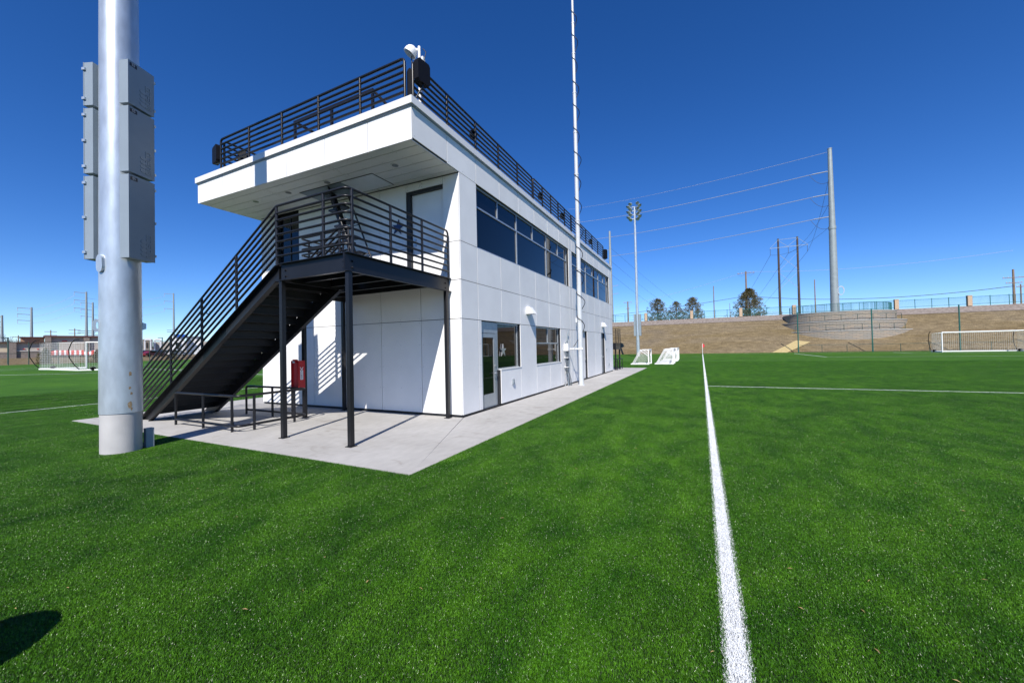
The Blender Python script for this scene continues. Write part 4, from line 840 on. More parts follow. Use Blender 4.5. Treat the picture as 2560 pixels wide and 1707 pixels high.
for x, k in zip(PIL, nm):
    t = thing('brick_pillar', 'tan brick fence pillar on the embankment, ' + k, 'pillar', (x, 84, CR-.07), 'tan brick pillars in the crest fence')
    for i in range(8): MB().box((x-.27, 83.73, CR-.07+.21*i+.008), (x+.27, 84.27, CR-.07+.21*(i+1))).build('course', M_brick, t)
    MB().box((x-.255, 83.745, CR-.08), (x+.255, 84.255, CR+1.6)).build('core', M_mulch, t); MB().box((x-.30, 83.70, CR+1.613), (x+.30, 84.30, CR+1.70)).build('cap', M_brick, t)
for (a, c), k in zip(zip(PIL, PIL[1:]), ('leftmost stretch', 'stretch behind the floodlight pole', 'stretch in front of the three pines', 'stretch behind the corner flag', 'stretch in front of the single pine', 'stretch behind the steel pole', 'first stretch right of the terrace', 'stretch at the right picture edge', 'stretch beyond the right edge')):
    crest_fence('green metal picket fence on the embankment, ' + k, a+.32, c-.32)
# round retaining terraces carrying the steel pole
M_stone = bpy.data.materials.new('terrace_stone'); M_stone.use_nodes = True
n, l, b = nodes_of(M_stone); b.inputs['Roughness'].default_value = 0.9
uv = n.new('ShaderNodeUVMap'); bt = n.new('ShaderNodeTexBrick'); bt.inputs['Scale'].default_value = 1.0; bt.inputs['Brick Width'].default_value = 0.9; bt.inputs['Row Height'].default_value = 0.24; bt.inputs['Mortar Size'].default_value = 0.018
bt.inputs['Color1'].default_value = (0.33, 0.27, 0.205, 1); bt.inputs['Color2'].default_value = (0.25, 0.235, 0.205, 1); bt.inputs['Mortar'].default_value = (0.14, 0.125, 0.11, 1); bt.offset_frequency = 2
l.new(uv.outputs[0], bt.inputs[0]); l.new(bt.outputs[0], b.inputs['Base Color']); bp = n.new('ShaderNodeBump'); bp.inputs['Strength'].default_value = 0.6; bp.inputs['Distance'].default_value = 0.05; bp.invert = True; l.new(bt.outputs['Fac'], bp.inputs['Height']); l.new(bp.outputs[0], b.inputs['Normal'])
TCx, TCy = 27.8, 82.0
def tier(label, r_, zt, zb):
    t = thing('terrace_wall', label, 'retaining wall', (TCx, TCy-r_, zb), 'curved stone terrace walls')
    N = 56; vs = []; fs = []; uvs = []
    for i in range(N+1):
        a = R(178 + 184*i/N); x, y = TCx + r_*math.cos(a), TCy + r_*math.sin(a); vs += [(x, y, zb), (x, y, zt)]
    for i in range(N): fs.append((2*i, 2*i+2, 2*i+3, 2*i+1))
    me = bpy.data.meshes.new('wall'); me.from_pydata(vs, [], fs); me.materials.append(M_stone); ul = me.uv_layers.new(name='UVMap')
    for p_ in me.polygons:
        for li, vi in zip(p_.loop_indices, p_.vertices): ul.data[li].uv = ((vi//2)*R(184/N)*r_, vs[vi][2])
    me.update(); link('wall', me, t)
    c = MB(); c.prism([(TCx + r_*1.0*math.cos(R(178+184*i/N)), TCy + r_*math.sin(R(178+184*i/N))) for i in range(N+1)], (0, 0, zt-.001), (1,0,0), (0,1,0), (0,0,1), .002); c.build('fill_top', M_mulch, t)
    cp = MB()
    for i in range(N):
        a0, a1 = R(178+184*i/N), R(178+184*(i+1)/N)
        f = lambda rr_, aa, z: (TCx+rr_*math.cos(aa), TCy+rr_*math.sin(aa), z)
        cp.hexa([f(r_+.06, a0, zt+.002), f(r_+.06, a1, zt+.002), f(r_-.3, a1, zt+.002), f(r_-.3, a0, zt+.002)], [f(r_+.06, a0, zt+.09), f(r_+.06, a1, zt+.09), f(r_-.3, a1, zt+.09), f(r_-.3, a0, zt+.09)])
    cp.build('cap_stones', M_conc, t); return t
tier('uppermost curved stone terrace wall below the big steel pole', 8.0, 6.55, 2.0); tier('middle curved stone terrace wall below the big steel pole', 9.2, 4.95, 1.0); tier('lowest curved stone terrace wall, half buried in the slope', 10.4, 3.30, 0.3)
def arc_fence(label, r_, z, h, a0, a1, n_, m_):
    t = thing('terrace_fence', label, 'fence', (TCx, TCy-r_, z), 'green fences on the round terraces')
    P_ = [(TCx+r_*math.cos(R(a0+(a1-a0)*i/n_)), TCy+r_*math.sin(R(a0+(a1-a0)*i/n_))) for i in range(n_+1)]
    for p in P_: MB().tube([(p[0], p[1], z-.05), (p[0], p[1], z+h)], .035, 6).build('post', m_, t)
    for zz in (z+.12, z+h-.03): MB().tube([(p[0], p[1], zz) for p in P_], .028, 6).build('rail', m_, t)
    if h > 1.2:
        pk = MB()
        for i in range(n_*14):
            a = R(a0+(a1-a0)*i/(n_*14)); x, y = TCx+r_*math.cos(a), TCy+r_*math.sin(a); pk.box((x-.010, y-.01, z+.1), (x+.010, y+.01, z+h-.05))
        o = pk.build('pickets', m_, t, fix=False); o['kind'] = 'stuff'
arc_fence('green picket fence on the uppermost terrace, around the steel pole', 7.4, 6.6, 1.45, 192, 352, 12, M_green)
M_dgreen = mat('dark_green_pipe', (0.02, 0.055, 0.045), 0.5)
arc_fence('low dark green fence on the middle terrace ledge', 8.7, 5.0, 1.05, 205, 330, 9, M_dgreen); arc_fence('low dark green fence on the lowest terrace ledge', 9.9, 3.36, 1.05, 222, 315, 7, M_dgreen)
# tall net posts and low chain-link fence behind the goal
for x, k in ((19.1, 'left'), (28.0, 'middle'), (37.15, 'right, behind the goal'), (46.2, 'rightmost')):
    t = thing('net_post', 'tall green ball-net post at the foot of the embankment, ' + k, 'post', (x, 66, 0), 'tall green net posts'); MB().tube([(x, 66, -.1), (x, 66, 6.25)], .075, 10).build('shaft', M_green, t); MB().tube([(x, 66, 6.25), (x, 66, 6.32)], [.09, .03], 10).build('cap', M_green, t)
LF = thing('low_fence', 'low dark green chain-link fence along the foot of the embankment', 'fence', (31, 66.3, 0))
for x in [19.1 + 3.02*i for i in range(14)]: MB().tube([(x, 66.3, -.1), (x, 66.3, 1.16)], .035, 6).build('post', M_dgreen, LF)
for z in (1.13, .1): MB().tube([(19.1, 66.3, z), (58.4, 66.3, z)], .026, 6).build('rail', M_dgreen, LF)
mesh_ = MB(); x = 19.2
while x < 58: ribbon(mesh_, (x, 66.3, .1), (x+1.02, 66.3, 1.12), .006); ribbon(mesh_, (x+1.02, 66.3, .1), (x, 66.3, 1.12), .006); x += .25
o = mesh_.build('chain_link', M_dgreen, LF, fix=False); o['kind'] = 'stuff'
# straw mat on the slope
M_straw = mat('straw_mat', (0.36, 0.28, 0.12), 0.95, col2=(0.44, 0.35, 0.17), scale=5, bump=0.4, bscale=12)
mb = MB(); cs = [(15.75, 67.05), (17.8, 67.0), (21.65, 70.85), (19.85, 71.6)]; n_ = 6; vs = []
for i in range(n_+1):
    for j in range(n_+1):
        u_, v_ = i/n_, j/n_; x = (cs[0][0]*(1-u_)+cs[1][0]*u_)*(1-v_) + (cs[3][0]*(1-u_)+cs[2][0]*u_)*v_; y = (cs[0][1]*(1-u_)+cs[1][1]*u_)*(1-v_) + (cs[3][1]*(1-u_)+cs[2][1]*u_)*v_
        vs.append((x, y, H(x, y) + .0))
mb.add(vs, [(i*(n_+1)+j, (i+1)*(n_+1)+j, (i+1)*(n_+1)+j+1, i*(n_+1)+j+1) for i in range(n_) for j in range(n_)]); mb.add([(v[0], v[1], v[2]-.1) for v in vs], []); o = mb.build('straw_mat', M_straw); tag(o, 'pale straw erosion mat at the foot of the slope, left of the net post', 'mat')
# ---------------------------------------------------------------- pylons, poles and lines
_g = M_galv; SP = thing('transmission_pole', 'massive galvanised steel transmission pole on the round stone terrace', 'pylon', (27.3, 80.2, 6.5))
bx_, by_ = 27.3, 80.2
MB().tube([(bx_, by_, 6.4), (bx_, by_, 22.2)], [.68, .52], 12).build('lower_shaft', M_galv2, SP); MB().tube([(bx_, by_, 21.9), (bx_, by_, 22.4)], [.58, .58], 12).build('joint_collar', M_galv2, SP); MB().tube([(bx_, by_, 22.4), (bx_, by_, 36.5)], [.50, .32], 12).build('upper_shaft', M_galv2, SP); MB().cyl((bx_, by_, 36.5), (bx_, by_, 36.62), .36, n=12).build('cap', M_galv2, SP)
cp = [(bx_+.75+.45*math.cos(R(a)), by_-.5, 10.6+.75*math.sin(R(a))) for a in range(0, 361, 24)]
for k in range(3): MB().tube([(p[0]+.04*k, p[1], p[2]+.05*k) for p in cp], .03, 6).build('cable_coil', M_wire, SP)
def sag(a, b_, s_, n_=14): a = Vector(a); b_ = Vector(b_); return [a.lerp(b_, i/n_) - Vector((0,0,4*s_*(i/n_)*(1-i/n_))) for i in range(n_+1)]
def wire(label, a, b_, s_, r_, m_): 
    o = MB().tube(sag(a, b_, s_), r_, 4).build('power_line', m_); return tag(o, label, 'power line', 'overhead power lines')
for (z, pv, k) in ((36.0, 524, 'uppermost'), (32.5, 559, 'second from the top'), (28.3, 605, 'third from the top'), (24.2, 651, 'lowest')):
    e = at(1420, pv, 170); hang = Vector((bx_-.45, by_, z)); dr_ = (e-hang).normalized()
    if z < 35: MB().tube([hang, hang+dr_*2.6], .09, 6).build('insulator', M_wire, SP); MB().tube(sag(hang+dr_*3.2, (bx_-.4, by_-.3, z-2.0), .9, 8), .03, 5).build('jumper', M_wired, SP)
    wire('pale conductor running left from the steel pole, ' + k, hang+dr_*2.6 if z < 35 else hang, e, 1.2, .05 if z < 35 else .03, M_wire)
HF = thing('h_frame_pylon', 'twin dark wooden pole pylon with crossbracing behind the fence', 'pylon', (25.6, 110, CR))
for x in (23.65, 27.65): MB().tube([(x, 110, CR-.2), (x, 110, 27.9)], [.30, .2], 10).build('pole', M_woodd, HF)
MB().bar((23.5, 109.8, 27.6), (27.8, 109.8, 27.6), .05, .07).build('top_arm', M_galv2, HF); MB().bar((21.8, 109.8, 25.6), (29.8, 109.8, 25.6), .07, .10).build('cross_arm', M_galv2, HF)
for a, c in (((23.65, 23.9), (27.65, 19.7)), ((27.65, 23.9), (23.65, 19.7)), ((23.65, 19.2), (27.65, 15.0)), ((27.65, 19.2), (23.65, 15.0)), ((21.9, 25.7), (23.6, 27.5)), ((29.7, 25.7), (27.7, 27.5)), ((25.6, 25.7), (23.7, 27.4)), ((25.6, 25.7), (27.6, 27.4))): MB().bar((a[0], 109.85, a[1]), (c[0], 109.85, c[1]), .055, .055).build('brace', M_galv2, HF)
for x in (21.9, 25.7, 29.6): MB().tube([(x, 109.8, 25.5), (x, 109.8, 23.9)], .045, 6).build('insulator', M_wired, HF)
for x, k in ((21.9, 'left'), (25.7, 'middle'), (29.6, 'right')): wire('dark conductor dropping away behind the twin pole pylon, ' + k, (x, 109.8, 23.9), (x-9, 420, 6.0), 6, .035, M_wired); 
for x, z, k in ((21.9, 24.5, 'lowest'), (25.7, 28.6, 'middle'), (29.6, 32.8, 'highest')): wire('dark slack conductor between the twin pole pylon and steel pole, ' + k, (x, 109.8, 23.9), (bx_-.3, by_+.3, z-2.0), 1.5, .025, M_wired)
def util_pole(label, x, y, zt, arms, r_=.16, m_=M_wood, zb=CR):
    t = thing('utility_pole', label, 'utility pole', (x, y, zb), 'wooden utility poles beyond the fence'); MB().tube([(x, y, zb-.2), (x, y, zt)], [r_, r_*.7], 8).build('shaft', m_, t)
    for z, wd in arms:
        MB().bar((x-wd/2, y-.12, z), (x+wd/2, y-.12, z), .1, .12).build('crossarm', m_, t)
        for k in (-.45, -.25, .25, .45): MB().tube([(x+wd*k, y-.12, z+.05), (x+wd*k, y-.12, z+.3)], [.05, .03], 6).build('insulator', M_wire, t)
    return t
up1 = util_pole('wooden utility pole with crossarm beside the single pine', 16.4, 110, 20.4, [(19.9, 3.9)], .26); MB().tube([(14.5, 109.6, 19.7), (15.3, 109.5, 19.1), (16.1, 109.6, 19.5)], .03, 5).build('jumper', M_wired, up1); MB().tube([(16.7, 109.6, 19.5), (17.5, 109.5, 19.1), (18.3, 109.6, 19.7)], .03, 5).build('jumper', M_wired, up1)
util_pole('pale wooden utility pole left of the floodlight pole', -13.8, 110, 14.6, [(14.3, 2.4), (12.5, 1.2)], .25)
util_pole('bare slim pole between the pines and the corner flag', 8.8, 110, 17.2, [], .14, M_wood); util_pole('bare slim pole right of the twin pole pylon', 33.0, 120, 18.1, [], .16, M_wood)
util_pole('short bare pole behind the fence left of the single pine', 13.0, 118, 13.0, [], .09, M_wood)
u2 = util_pole('wooden utility pole with two crossarms near the right picture edge', 59.2, 100, 14.6, [(13.0, 3.0), (12.0, 2.2)], .22); util_pole('leaning short stub pole beside the right utility pole', 60.6, 101, 11.8, [(11.3, 1.2)], .14)
tp = thing('steel_line_pole', 'tall tapered steel line pole just past the far end of the building', 'pylon', (-18.6, 110, CR)); MB().tube([(-18.6, 110, CR-.2), (-18.6, 110, 36.2)], [.62, .28], 12).build('shaft', M_galv2, tp)
for z, s_ in ((30.5, -1), (27.4, -1), (19.4, 1), (17.0, 1)): MB().bar((-18.6, 110, z), (-18.6+2.2*s_, 110, z+.3), .12, .12).build('arm', M_galv2, tp)
for z, e, k in ((33, (30, 330, 8), 'first'), (29, (24, 330, 8), 'second'), (25, (18, 330, 8), 'third')): wire('dark wire falling right from the pole past the building, ' + k, (-18.3, 110, z-2), e, 5, .03, M_wired)
wire('dark telephone cable low above the fence, left of the single pine', (-19, 108, 10.6), (16.4, 109.8, 13.9), .3, .055, M_wired); wire('dark telephone cable low above the fence, right of the single pine', (16.4, 109.8, 13.9), (59.2, 99.8, 11.4), 1.6, .055, M_wired)
wire('faint upper wire between the wooden utility poles', (16.4, 109.8, 20.3), (59.2, 99.8, 18.2), 1.2, .022, M_wire); wire('faint upper wire left of the wooden utility pole', (-40, 128, 12.8), (16.4, 109.8, 20.2), 1.4, .022, M_wire)
# ---------------------------------------------------------------- pines on the plateau
M_pine = bpy.data.materials.new('pine_needles'); M_pine.use_nodes = True
n, l, b = nodes_of(M_pine); geo = n.new('ShaderNodeNewGeometry'); b.inputs['Roughness'].default_value = 0.7
rp = ramp(n, [(0, (0.06, 0.066, 0.026)), (0.6, (0.15, 0.135, 0.055)), (1, (0.24, 0.18, 0.09))]); l.new(geo.outputs['Random Per Island'], rp.inputs[0]); l.new(rp.outputs[0], b.inputs['Base Color'])
M_shrub = bpy.data.materials.new('shrub_needles'); M_shrub.use_nodes = True
n, l, b = nodes_of(M_shrub); geo = n.new('ShaderNodeNewGeometry'); b.inputs['Roughness'].default_value = 0.7
rp = ramp(n, [(0, (0.03, 0.04, 0.008)), (1, (0.13, 0.11, 0.02))]); l.new(geo.outputs['Random Per Island'], rp.inputs[0]); l.new(rp.outputs[0], b.inputs['Base Color'])
def conifer(name, label, cat, base, h, rad, seed, m_, n_clump, round_=0.5, group=None, leaf=.22):
    r_ = random.Random(seed); t = thing(name, label, cat, base, group); bx, by, bz = base
    tr = MB(); tr.tube([(bx, by, bz-.2), (bx+.05, by, bz+h*.5), (bx, by, bz+h*.93)], [h*.022+.04, h*.014+.02, .02], 8); cr = MB()
    for k in range(n_clump):
        f = r_.random()**1.15; zz = .06 + .94*f; rr_ = rad * ((1-f)**(1-round_*.62)) * (.55 + .45*math.sin(min(1, (zz+.1)*3.0)*1.57)) * r_.uniform(.80, 1.12)
        a = r_.uniform(0, 6.283); lump = 1 + .28*math.sin(a*3 + seed + zz*4) + .22*math.sin(a*5 + zz*11 + seed)
        rr_ *= lump; q = rr_ * r_.uniform(.45, 1) ; c = Vector((bx + q*math.cos(a), by + q*math.sin(a), bz + h*zz))
        if k % 14 == 0: tr.tube([(bx, by, c.z - .25*h*.1), c], [.035, .012], 5)
        for i in range(16):
            d = Vector((r_.gauss(0, 1), r_.gauss(0, 1), r_.gauss(.25, .8))).normalized(); p = c + d*r_.uniform(.05, .32)*(h/5.5); s_ = d.cross(Vector((r_.random(), r_.random(), r_.random()))).normalized()*leaf*.22*(h/5.5)
            e = p + (d + Vector((math.cos(a), math.sin(a), .35))*.5).normalized()*leaf*r_.uniform(.7, 1.5)*(h/5.5)
            cr.add([p - s_, p + s_, e], [(0,1,2)])
    tr.build('trunk', M_bark, t); cr.build('crown', m_, t, fix=False)
    return t
conifer('pine_tree', 'bushy dark pine, leftmost of the three behind the fence', 'tree', (-4.2, 95, CR-.05), 5.8, 3.3, 1, M_pine, 400, .8, 'pine trees on the plateau')
conifer('pine_tree', 'bushy dark pine, middle of the three behind the fence', 'tree', (.05, 95.5, CR-.05), 5.0, 2.4, 2, M_pine, 280, .75, 'pine trees on the plateau')
conifer('pine_tree', 'brownish pine, rightmost of the three behind the fence', 'tree', (3.8, 95, CR-.05), 5.6, 3.0, 3, M_pine, 360, .8, 'pine trees on the plateau')
conifer('pine_tree', 'single larger pine standing right of the corner flag', 'tree', (15.5, 95, CR-.05), 6.7, 4.0, 4, M_pine, 520, .6, 'pine trees on the plateau')
# far steel gantry frame behind the fence
gt = thing('sign_gantry', 'thin grey steel gantry behind the fence beside the twin pole pylon', 'gantry', (28, 135, CR)); 
for x in (22.2, 27.9): MB().tube([(x, 135, CR-.2), (x, 135, 10.9)], .12, 8).build('post', M_galv2, gt)
for z in (10.4, 10.9): MB().bar((20.5, 135, z), (28.2, 135, z), .1, .1).build('beam', M_galv2, gt)
# ---------------------------------------------------------------- what lies beyond the left pitch
def gz(p): return H(p.x, p.y) - .12
M_stucco = mat('stucco_grey', (0.40, 0.36, 0.31), 0.9, var=0.05, scale=.6); M_cream = mat('stucco_cream', (0.52, 0.44, 0.31), 0.9, var=0.05, scale=.6); M_tanw = mat('stucco_tan', (0.36, 0.22, 0.13), 0.9, var=.06, scale=.6)
M_brn = mat('brown_stone', (0.175, 0.14, 0.118), 0.9, col2=(0.25, 0.21, 0.18), scale=2.5, stretch=(1, 1, 3)); M_trim = mat('red_trim', (0.10, 0.035, 0.032), 0.6); M_band = mat('pale_band', (0.5, 0.47, 0.42), 0.9); M_awr = mat('awning_red', (0.55, 0.025, 0.02), 0.7)
DB_ = 150.0
def P_(u, d=DB_): p = at(u, 890, d); return Vector((p.x, p.y, 0))
RB = thing('retail_building', 'low stone and stucco retail building with dark red roof trim beyond the left pitch', 'building', (*P_(110)[:2], 1.5))
def zpx(u, v, d=DB_): return at(u, v, d).z
def wallseg(name, u0, u1, v0, v1, m_, parent, d=DB_, dep=12.0, off=0.0):
    a, c = P_(u0, d-off), P_(u1, d-off); z0, z1 = zpx((u0+u1)/2, v0, d-off), zpx((u0+u1)/2, v1, d-off); back_ = Vector((a.x-CAM.x, a.y-CAM.y, 0)).normalized()*dep
    q = [a, c, c+back_, a+back_]; return MB().hexa([(p.x, p.y, z0) for p in q], [(p.x, p.y, z1) for p in q]).build(name, m_, parent)
wallseg('wall', -20, 40, 896, 857, M_cream, RB); wallseg('stone_base', -20.2, 39.5, 899, 880, M_brn, RB, off=.3, dep=2); wallseg('stone_pilaster', 22, 41, 899, 856.5, M_brn, RB, off=.7, dep=3)
wallseg('wall', 41, 112, 896, 857, M_stucco, RB); wallseg('stone_base', 41.2, 111.5, 899, 878.5, M_brn, RB, off=.3, dep=2); wallseg('band', 41.3, 111.4, 878.2, 876, M_band, RB, off=.4, dep=2)
wallseg('roof_trim', -20, 111.8, 857, 854.3, M_trim, RB, off=.6, dep=13); wallseg('rear_wing', 51, 111, 854, 843.5, M_tanw, RB, d=DB_+10, dep=6); wallseg('rear_trim', 48, 112, 843.5, 842, M_trim, RB, d=DB_+10, off=.6, dep=7)
wallseg('wall', 112, 330, 896, 843, M_stucco, RB, dep=14); wallseg('roof_trim', 108, 332, 842.7, 839.5, M_trim, RB, off=.7, dep=15); wallseg('stone_pilaster', 112, 128, 899, 842.4, M_brn, RB, off=.8, dep=3); wallseg('stone_pilaster', 209, 224, 899, 842.4, M_brn, RB, off=.8, dep=3)
wallseg('stone_base', 128.5, 208.5, 899, 886, M_brn, RB, off=.3, dep=2); wallseg('stone_base', 224.5, 330, 899, 886, M_brn, RB, off=.3, dep=2); wallseg('wall_sign', 155, 168, 853.5, 851.5, M_awr, RB, off=.2, dep=.5)
for u in (60, 95): wallseg('wall_sign', u-2.5, u+2.5, 873.6, 871.8, M_awr, RB, off=.2, dep=.4)
aw = thing('striped_awning', 'red and white striped awning on the retail building front', 'awning', (*P_(180, DB_-1.5)[:2], zpx(180, 886)))
u = 128.0; k = 0
while u < 300:
    w_ = 7.0 if k % 2 == 0 else 5.5; a, c = P_(u, DB_-.3), P_(u+w_, DB_-.3); back_ = Vector((CAM.x-a.x, CAM.y-a.y, 0)).normalized()*1.5; zt, zm, zb = zpx(u, 875.5), zpx(u, 884.5), zpx(u, 887.5)
    a2, c2 = a+back_, c+back_
    mb = MB(); mb.hexa([(a2.x, a2.y, zb), (c2.x, c2.y, zb), (c.x, c.y, zb), (a.x, a.y, zb)], [(a2.x, a2.y, zm), (c2.x, c2.y, zm), (c.x, c.y, zt), (a.x, a.y, zt)]); mb.build('stripe', M_awr if k % 2 == 0 else M_white, aw); u += w_; k += 1
s1 = at(113, 904, 96); conifer('conifer_shrub', 'small yellow-green conifer at the edge of the left pitch', 'shrub', (s1.x, s1.y, H(s1.x, s1.y)-.1), 2.55, 1.05, 11, M_shrub, 240, .4, 'conifer shrubs at the pitch edge', .3)
s1 = at(242, 902, 96); conifer('conifer_shrub', 'small dark conifer half hidden by the thick lighting pole', 'shrub', (s1.x, s1.y, H(s1.x, s1.y)-.1), 2.3, .95, 12, M_shrub, 200, .4, 'conifer shrubs at the pitch edge', .3)
s1 = at(430, 890, 105); conifer('conifer_shrub', 'small conifer seen through the stair railing', 'shrub', (s1.x, s1.y, H(s1.x, s1.y)-.1), 2.0, .9, 13, M_shrub, 180, .4, 'conifer shrubs at the pitch edge', .3)
# pitch perimeter fence on the left
pf = thing('perimeter_fence', 'dark chain-link fence posts and rails beyond the left pitch', 'fence', (*at(72, 893, 100)[:2], .8))
prev = None
for u in (-30, 21, 72, 146, 220, 300, 374, 440, 520):
    p = at(u, 890, 100); zb = H(p.x, p.y) - .12; zt = at(u, 855 if u < 200 else 852, 100).z; MB().tube([(p.x, p.y, zb), (p.x, p.y, zt)], .055, 6).build('post', M_dgreen, pf)
    if prev:
        for k in (1.0, .52): MB().tube([(prev[0], prev[1], prev[2]+(prev[3]-prev[2])*k-.03), (p.x, p.y, zb+(zt-zb)*k-.03)], .03, 5).build('rail', M_dgreen, pf)
    prev = (p.x, p.y, zb, zt)
# transmission poles beyond
def far_pole(label, u, vt, side, d=250, arms=(.0, .12, .24), r_=.55, low=True):
    p = at(u, 890, d); zt = at(u, vt, d).z; zb = H(p.x, p.y)-.3; hgt = zt-zb; rd = Vector((p.y-CAM.y, -(p.x-CAM.x), 0)).normalized()
    t = thing('line_pole', label, 'pylon', (p.x, p.y, zb), 'slim steel line poles on the left horizon'); MB().tube([(p.x, p.y, zb), (p.x, p.y, zt)], [r_, r_*.55], 8).build('shaft', M_galv2, t)
    for k in arms: z = zt-.6-hgt*k; MB().bar((p.x, p.y, z), Vector((p.x, p.y, z+.2)) + rd*side*3.6, .22, .2).build('arm', M_galv2, t); MB().tube([Vector((p.x, p.y, z+.2))+rd*side*3.5, Vector((p.x, p.y, z-1.2))+rd*side*3.5], .07, 5).build('insulator', M_wire, t)
    if low:
        for k in (.60, .63): z = zt - hgt*k; MB().bar(Vector((p.x, p.y, z)) - rd*2.6, Vector((p.x, p.y, z)) + rd*2.6, .22, .2).build('crossarm', M_woodd, t)
    return p, zt, rd, hgt
far_pole('slim steel line pole at the left picture edge', 5, 788, -1); A1 = far_pole('slim steel line pole above the retail building roof', 79, 768, -1); A2 = far_pole('tallest slim steel line pole just left of the thick pole', 216.5, 729.5, -1); far_pole('slim steel line pole closest to the thick pole', 232.5, 756, -1); A3 = far_pole('slim steel line pole seen above the stair railing', 435, 733, -1, 260)
for i, k in enumerate((0, .12, .24)):
    f = lambda A: Vector((A[0].x, A[0].y, A[1]-.9-A[3]*k-1)) + A[2]*-3.5
    wire('faint wire between the left horizon poles, left span %s' % ('top', 'middle', 'bottom')[i], f(A1), f(A2), 1.5, .035, M_wire); wire('faint wire between the left horizon poles, right span %s' % ('top', 'middle', 'bottom')[i], f(A2), f(A3), 2.5, .035, M_wire)
for u, vt, k in ((127, 825, 'right of the rear wing'), (187, 821, 'left of the tallest line pole'), (46, 838, 'at the left end of the retail roof')):
    p = at(u, 890, 220); zt = at(u, vt, 220).z; t = util_pole('small wooden utility pole over the retail roof, ' + k, p.x, p.y, zt, [], .2, M_wood, H(p.x, p.y)-.2); rd = Vector((p.y-CAM.y, -(p.x-CAM.x), 0)).normalized()
    for z in (zt-.6, zt-1.9): MB().bar(Vector((p.x, p.y, z))-rd*1.5, Vector((p.x, p.y, z))+rd*1.5, .16, .16).build('crossarm', M_wood, t)
lp_ = at(20, 890, 110); t = thing('lot_lamp', 'dark parking lot lamp post left of the retail building', 'lamp post', (lp_.x, lp_.y, .7), 'parking lot lamps'); zt = at(20, 845, 110).z; MB().tube([(lp_.x, lp_.y, .7), (lp_.x, lp_.y, zt)], .09, 8).build('post', M_dgreen, t); MB().box((lp_.x-.15, lp_.y-.75, zt), (lp_.x+.15, lp_.y+.05, zt+.12)).build('lamp_head', M_dgreen, t)
lp_ = at(406, 890, 140); t = thing('lot_lamp', 'dark parking lot lamp post seen through the stair railing', 'lamp post', (lp_.x, lp_.y, 1), 'parking lot lamps'); zt = at(406, 845, 140).z; MB().tube([(lp_.x, lp_.y, .9), (lp_.x, lp_.y, zt)], .1, 8).build('post', M_dgreen, t); MB().box((lp_.x-.2, lp_.y-.9, zt), (lp_.x+.2, lp_.y+.05, zt+.14)).build('lamp_head', M_dgreen, t)
# parked cars, sheds and canopies seen past the thick pole and through the railing
def car(label, u, d, colr, k):
    p = at(u, 890, d); zb = H(p.x, p.y)-.12; m_ = mat('car_paint_%d' % k, colr, .25, coat=.5); t = thing('parked_car', label, 'car', (p.x, p.y, zb), 'cars parked beyond the left pitch')
    ax = Vector((-.30, .95, 0)); ay = Vector((-.95, -.30, 0)); o = Vector((p.x, p.y, zb))
    prof = [(-2.2, .35), (2.2, .35), (2.25, .75), (1.3, .95), (.7, 1.45), (-.9, 1.5), (-1.7, 1.0), (-2.25, .9)]
    MB().prism(prof, o - ay*.85, ax, UP, ay, 1.7).build('body', m_, t); MB().prism([(1.1, .98), (.65, 1.38), (-.85, 1.42), (-1.45, 1.0)], o - ay*.87, ax, UP, ay, 1.74).build('windows', M_glass, t)
    for x in (-1.4, 1.4):
        for y in (-.8, .8): MB().tube([o+ax*x+ay*(y-.1)+UP*.34, o+ax*x+ay*(y+.1)+UP*.34], .34, 12).build('wheel', M_rubber, t)
cars = [(352, 135, (.03, .05, .12), 'dark blue car right next to the thick pole'), (366, 140, (.04, .06, .14), 'navy car second from the thick pole'), (381, 133, (.15, .012, .02), 'dark red car beyond the pitch'), (394, 145, (.05, .07, .10), 'slate car behind the dark red one'), (408, 138, (.035, .05, .10), 'dark blue car behind the lamp post'), (424, 142, (.25, .26, .27), 'grey car behind the stair railing'), (441, 138, (.5, .5, .5), 'white car behind the stair railing')]
for k, (u, d, c, lb) in enumerate(cars): car(lb, u, d, c, k)
def frame_canopy(label, u0, u1, v, d):
    a, c = at(u0, 890, d), at(u1, 890, d); zt = at(u0, v, d).z; t = thing('white_canopy', label, 'canopy', (a.x, a.y, 1.2), 'white post canopies'); rd = Vector((a.x-CAM.x, a.y-CAM.y, 0)).normalized()*5
    for p in (a, c, a+rd, c+rd): MB().box((p.x-.15, p.y-.15, H(p.x, p.y)-.2), (p.x+.15, p.y+.15, zt)).build('post', M_white, t)
    q = [a, c, c+rd, a+rd]; MB().hexa([(p.x, p.y, zt) for p in q], [(p.x, p.y, zt+.5) for p in q]).build('roof', M_white, t)
frame_canopy('white post canopy right of the thick pole', 362, 377, 850, 165); frame_canopy('white post canopy left of the lamp post', 387, 402, 850, 170)
far_b = thing('far_block', 'long low brown building on the horizon behind the parked cars', 'building', (*P_(380, 230)[:2], 1.5)); wallseg('wall', 338, 382, 892, 848, M_brn, far_b, d=230); wallseg('wall', 383, 520, 892, 854, M_stucco, far_b, d=232)
for u in range(342, 380, 6): wallseg('window', u, u+3, 870, 856, M_glass, far_b, d=230, off=.15, dep=.4)
sb = thing('blue_canopy', 'blue roofed kiosk with white walls seen through the stair railing', 'kiosk', (*P_(450, 150)[:2], 1.4)); wallseg('roof', 437, 466, 842, 836, mat('blue_roof', (.02, .12, .5), .5), sb, d=150, dep=8, off=.5); wallseg('wall', 428, 462, 893, 842.4, M_white, sb, d=150, dep=7); wallseg('window', 440, 452, 872, 856, M_glass, sb, d=150, off=.2, dep=.5)
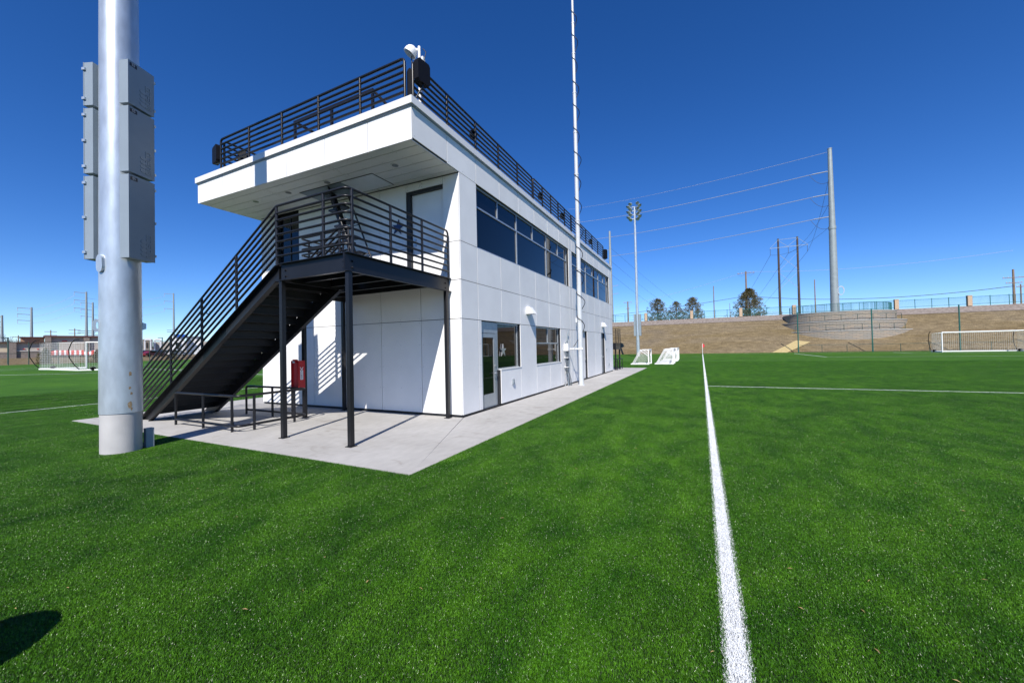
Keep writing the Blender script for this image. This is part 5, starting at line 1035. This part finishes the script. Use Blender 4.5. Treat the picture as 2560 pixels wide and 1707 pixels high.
sh = thing('white_shed', 'white flat roofed shed seen through the stair railing', 'shed', (*P_(480, 150)[:2], 1.4)); wallseg('wall', 466.5, 505, 893, 843, M_white, sh, d=152, dep=7); wallseg('roof', 465, 507, 842.7, 840.5, M_box, sh, d=152, dep=8, off=.4)
bl = thing('bleacher', 'silver aluminium bleacher seen through the stair railing', 'bleacher', (*P_(470, 125)[:2], 1.2))
for k in range(6):
    z = 885 - 4.2*k; wallseg('bench_row', 440+2*k, 500, z, z-1.3, M_alu, bl, d=122+1.0*k, dep=.5)
    for u in (443+2*k, 470, 497): wallseg('support', u, u+.7, 893, z+.1, M_alu, bl, d=122.2+1.0*k, dep=.2)
# far line of bare trees
tl = MB(); r_ = random.Random(5)
M_twig = mat('bare_twigs', (0.16, 0.13, 0.12), 0.95)
for k in range(130):
    u = r_.uniform(-80, 560); d = r_.uniform(300, 360); p = at(u, 890, d); hh = r_.uniform(7, 12.5) * (1.0 if u < 100 else .62)
    base = Vector((p.x, p.y, 1.2)); tl.tube([base, base+UP*hh*.5, base+UP*hh*.9], [.22, .14, .03], 4)
    for i in range(26):
        b0 = base + UP*hh*r_.uniform(.25, .8); e = b0 + Vector((r_.gauss(0, 1), r_.gauss(0, 1), r_.uniform(.5, 1.5))).normalized()*hh*r_.uniform(.15, .35); ribbon(tl, b0, e, .09)
o = tl.build('far_trees', M_twig, fix=False); struct(o, 'line of bare trees far off on the horizon', 'stuff')

# scraps of dry leaf and straw on the turf
M_leaf = mat('dry_leaf', (0.33, 0.23, 0.10), 0.8, var=0.3, scale=3)
lf = MB(); r_ = random.Random(21)
for k in range(80):
    f = 1.6 + 11*r_.random()**1.6; q = r_.uniform(-1.3, 1.3)*f; x = CAM.x + FWD.x*f + RGT.x*q; y = CAM.y + FWD.y*f + RGT.y*q
    if SX0-.1 < x < SX1+.1 and y > SY0-.1: continue
    a = r_.uniform(0, 6.28); ln_ = r_.uniform(.008, .026); wd = r_.uniform(.002, .007); ca, sa = math.cos(a), math.sin(a); z = H(x, y) + .013
    lf.add([(x-ca*ln_, y-sa*ln_, z), (x+sa*wd, y-ca*wd, z+.006), (x+ca*ln_, y+sa*ln_, z+.002), (x-sa*wd, y+ca*wd, z+.005)], [(0,1,2), (0,2,3)])
o = lf.build('leaf_litter', M_leaf, fix=False); struct(o, 'scraps of dry leaf and straw scattered on the turf', 'stuff')
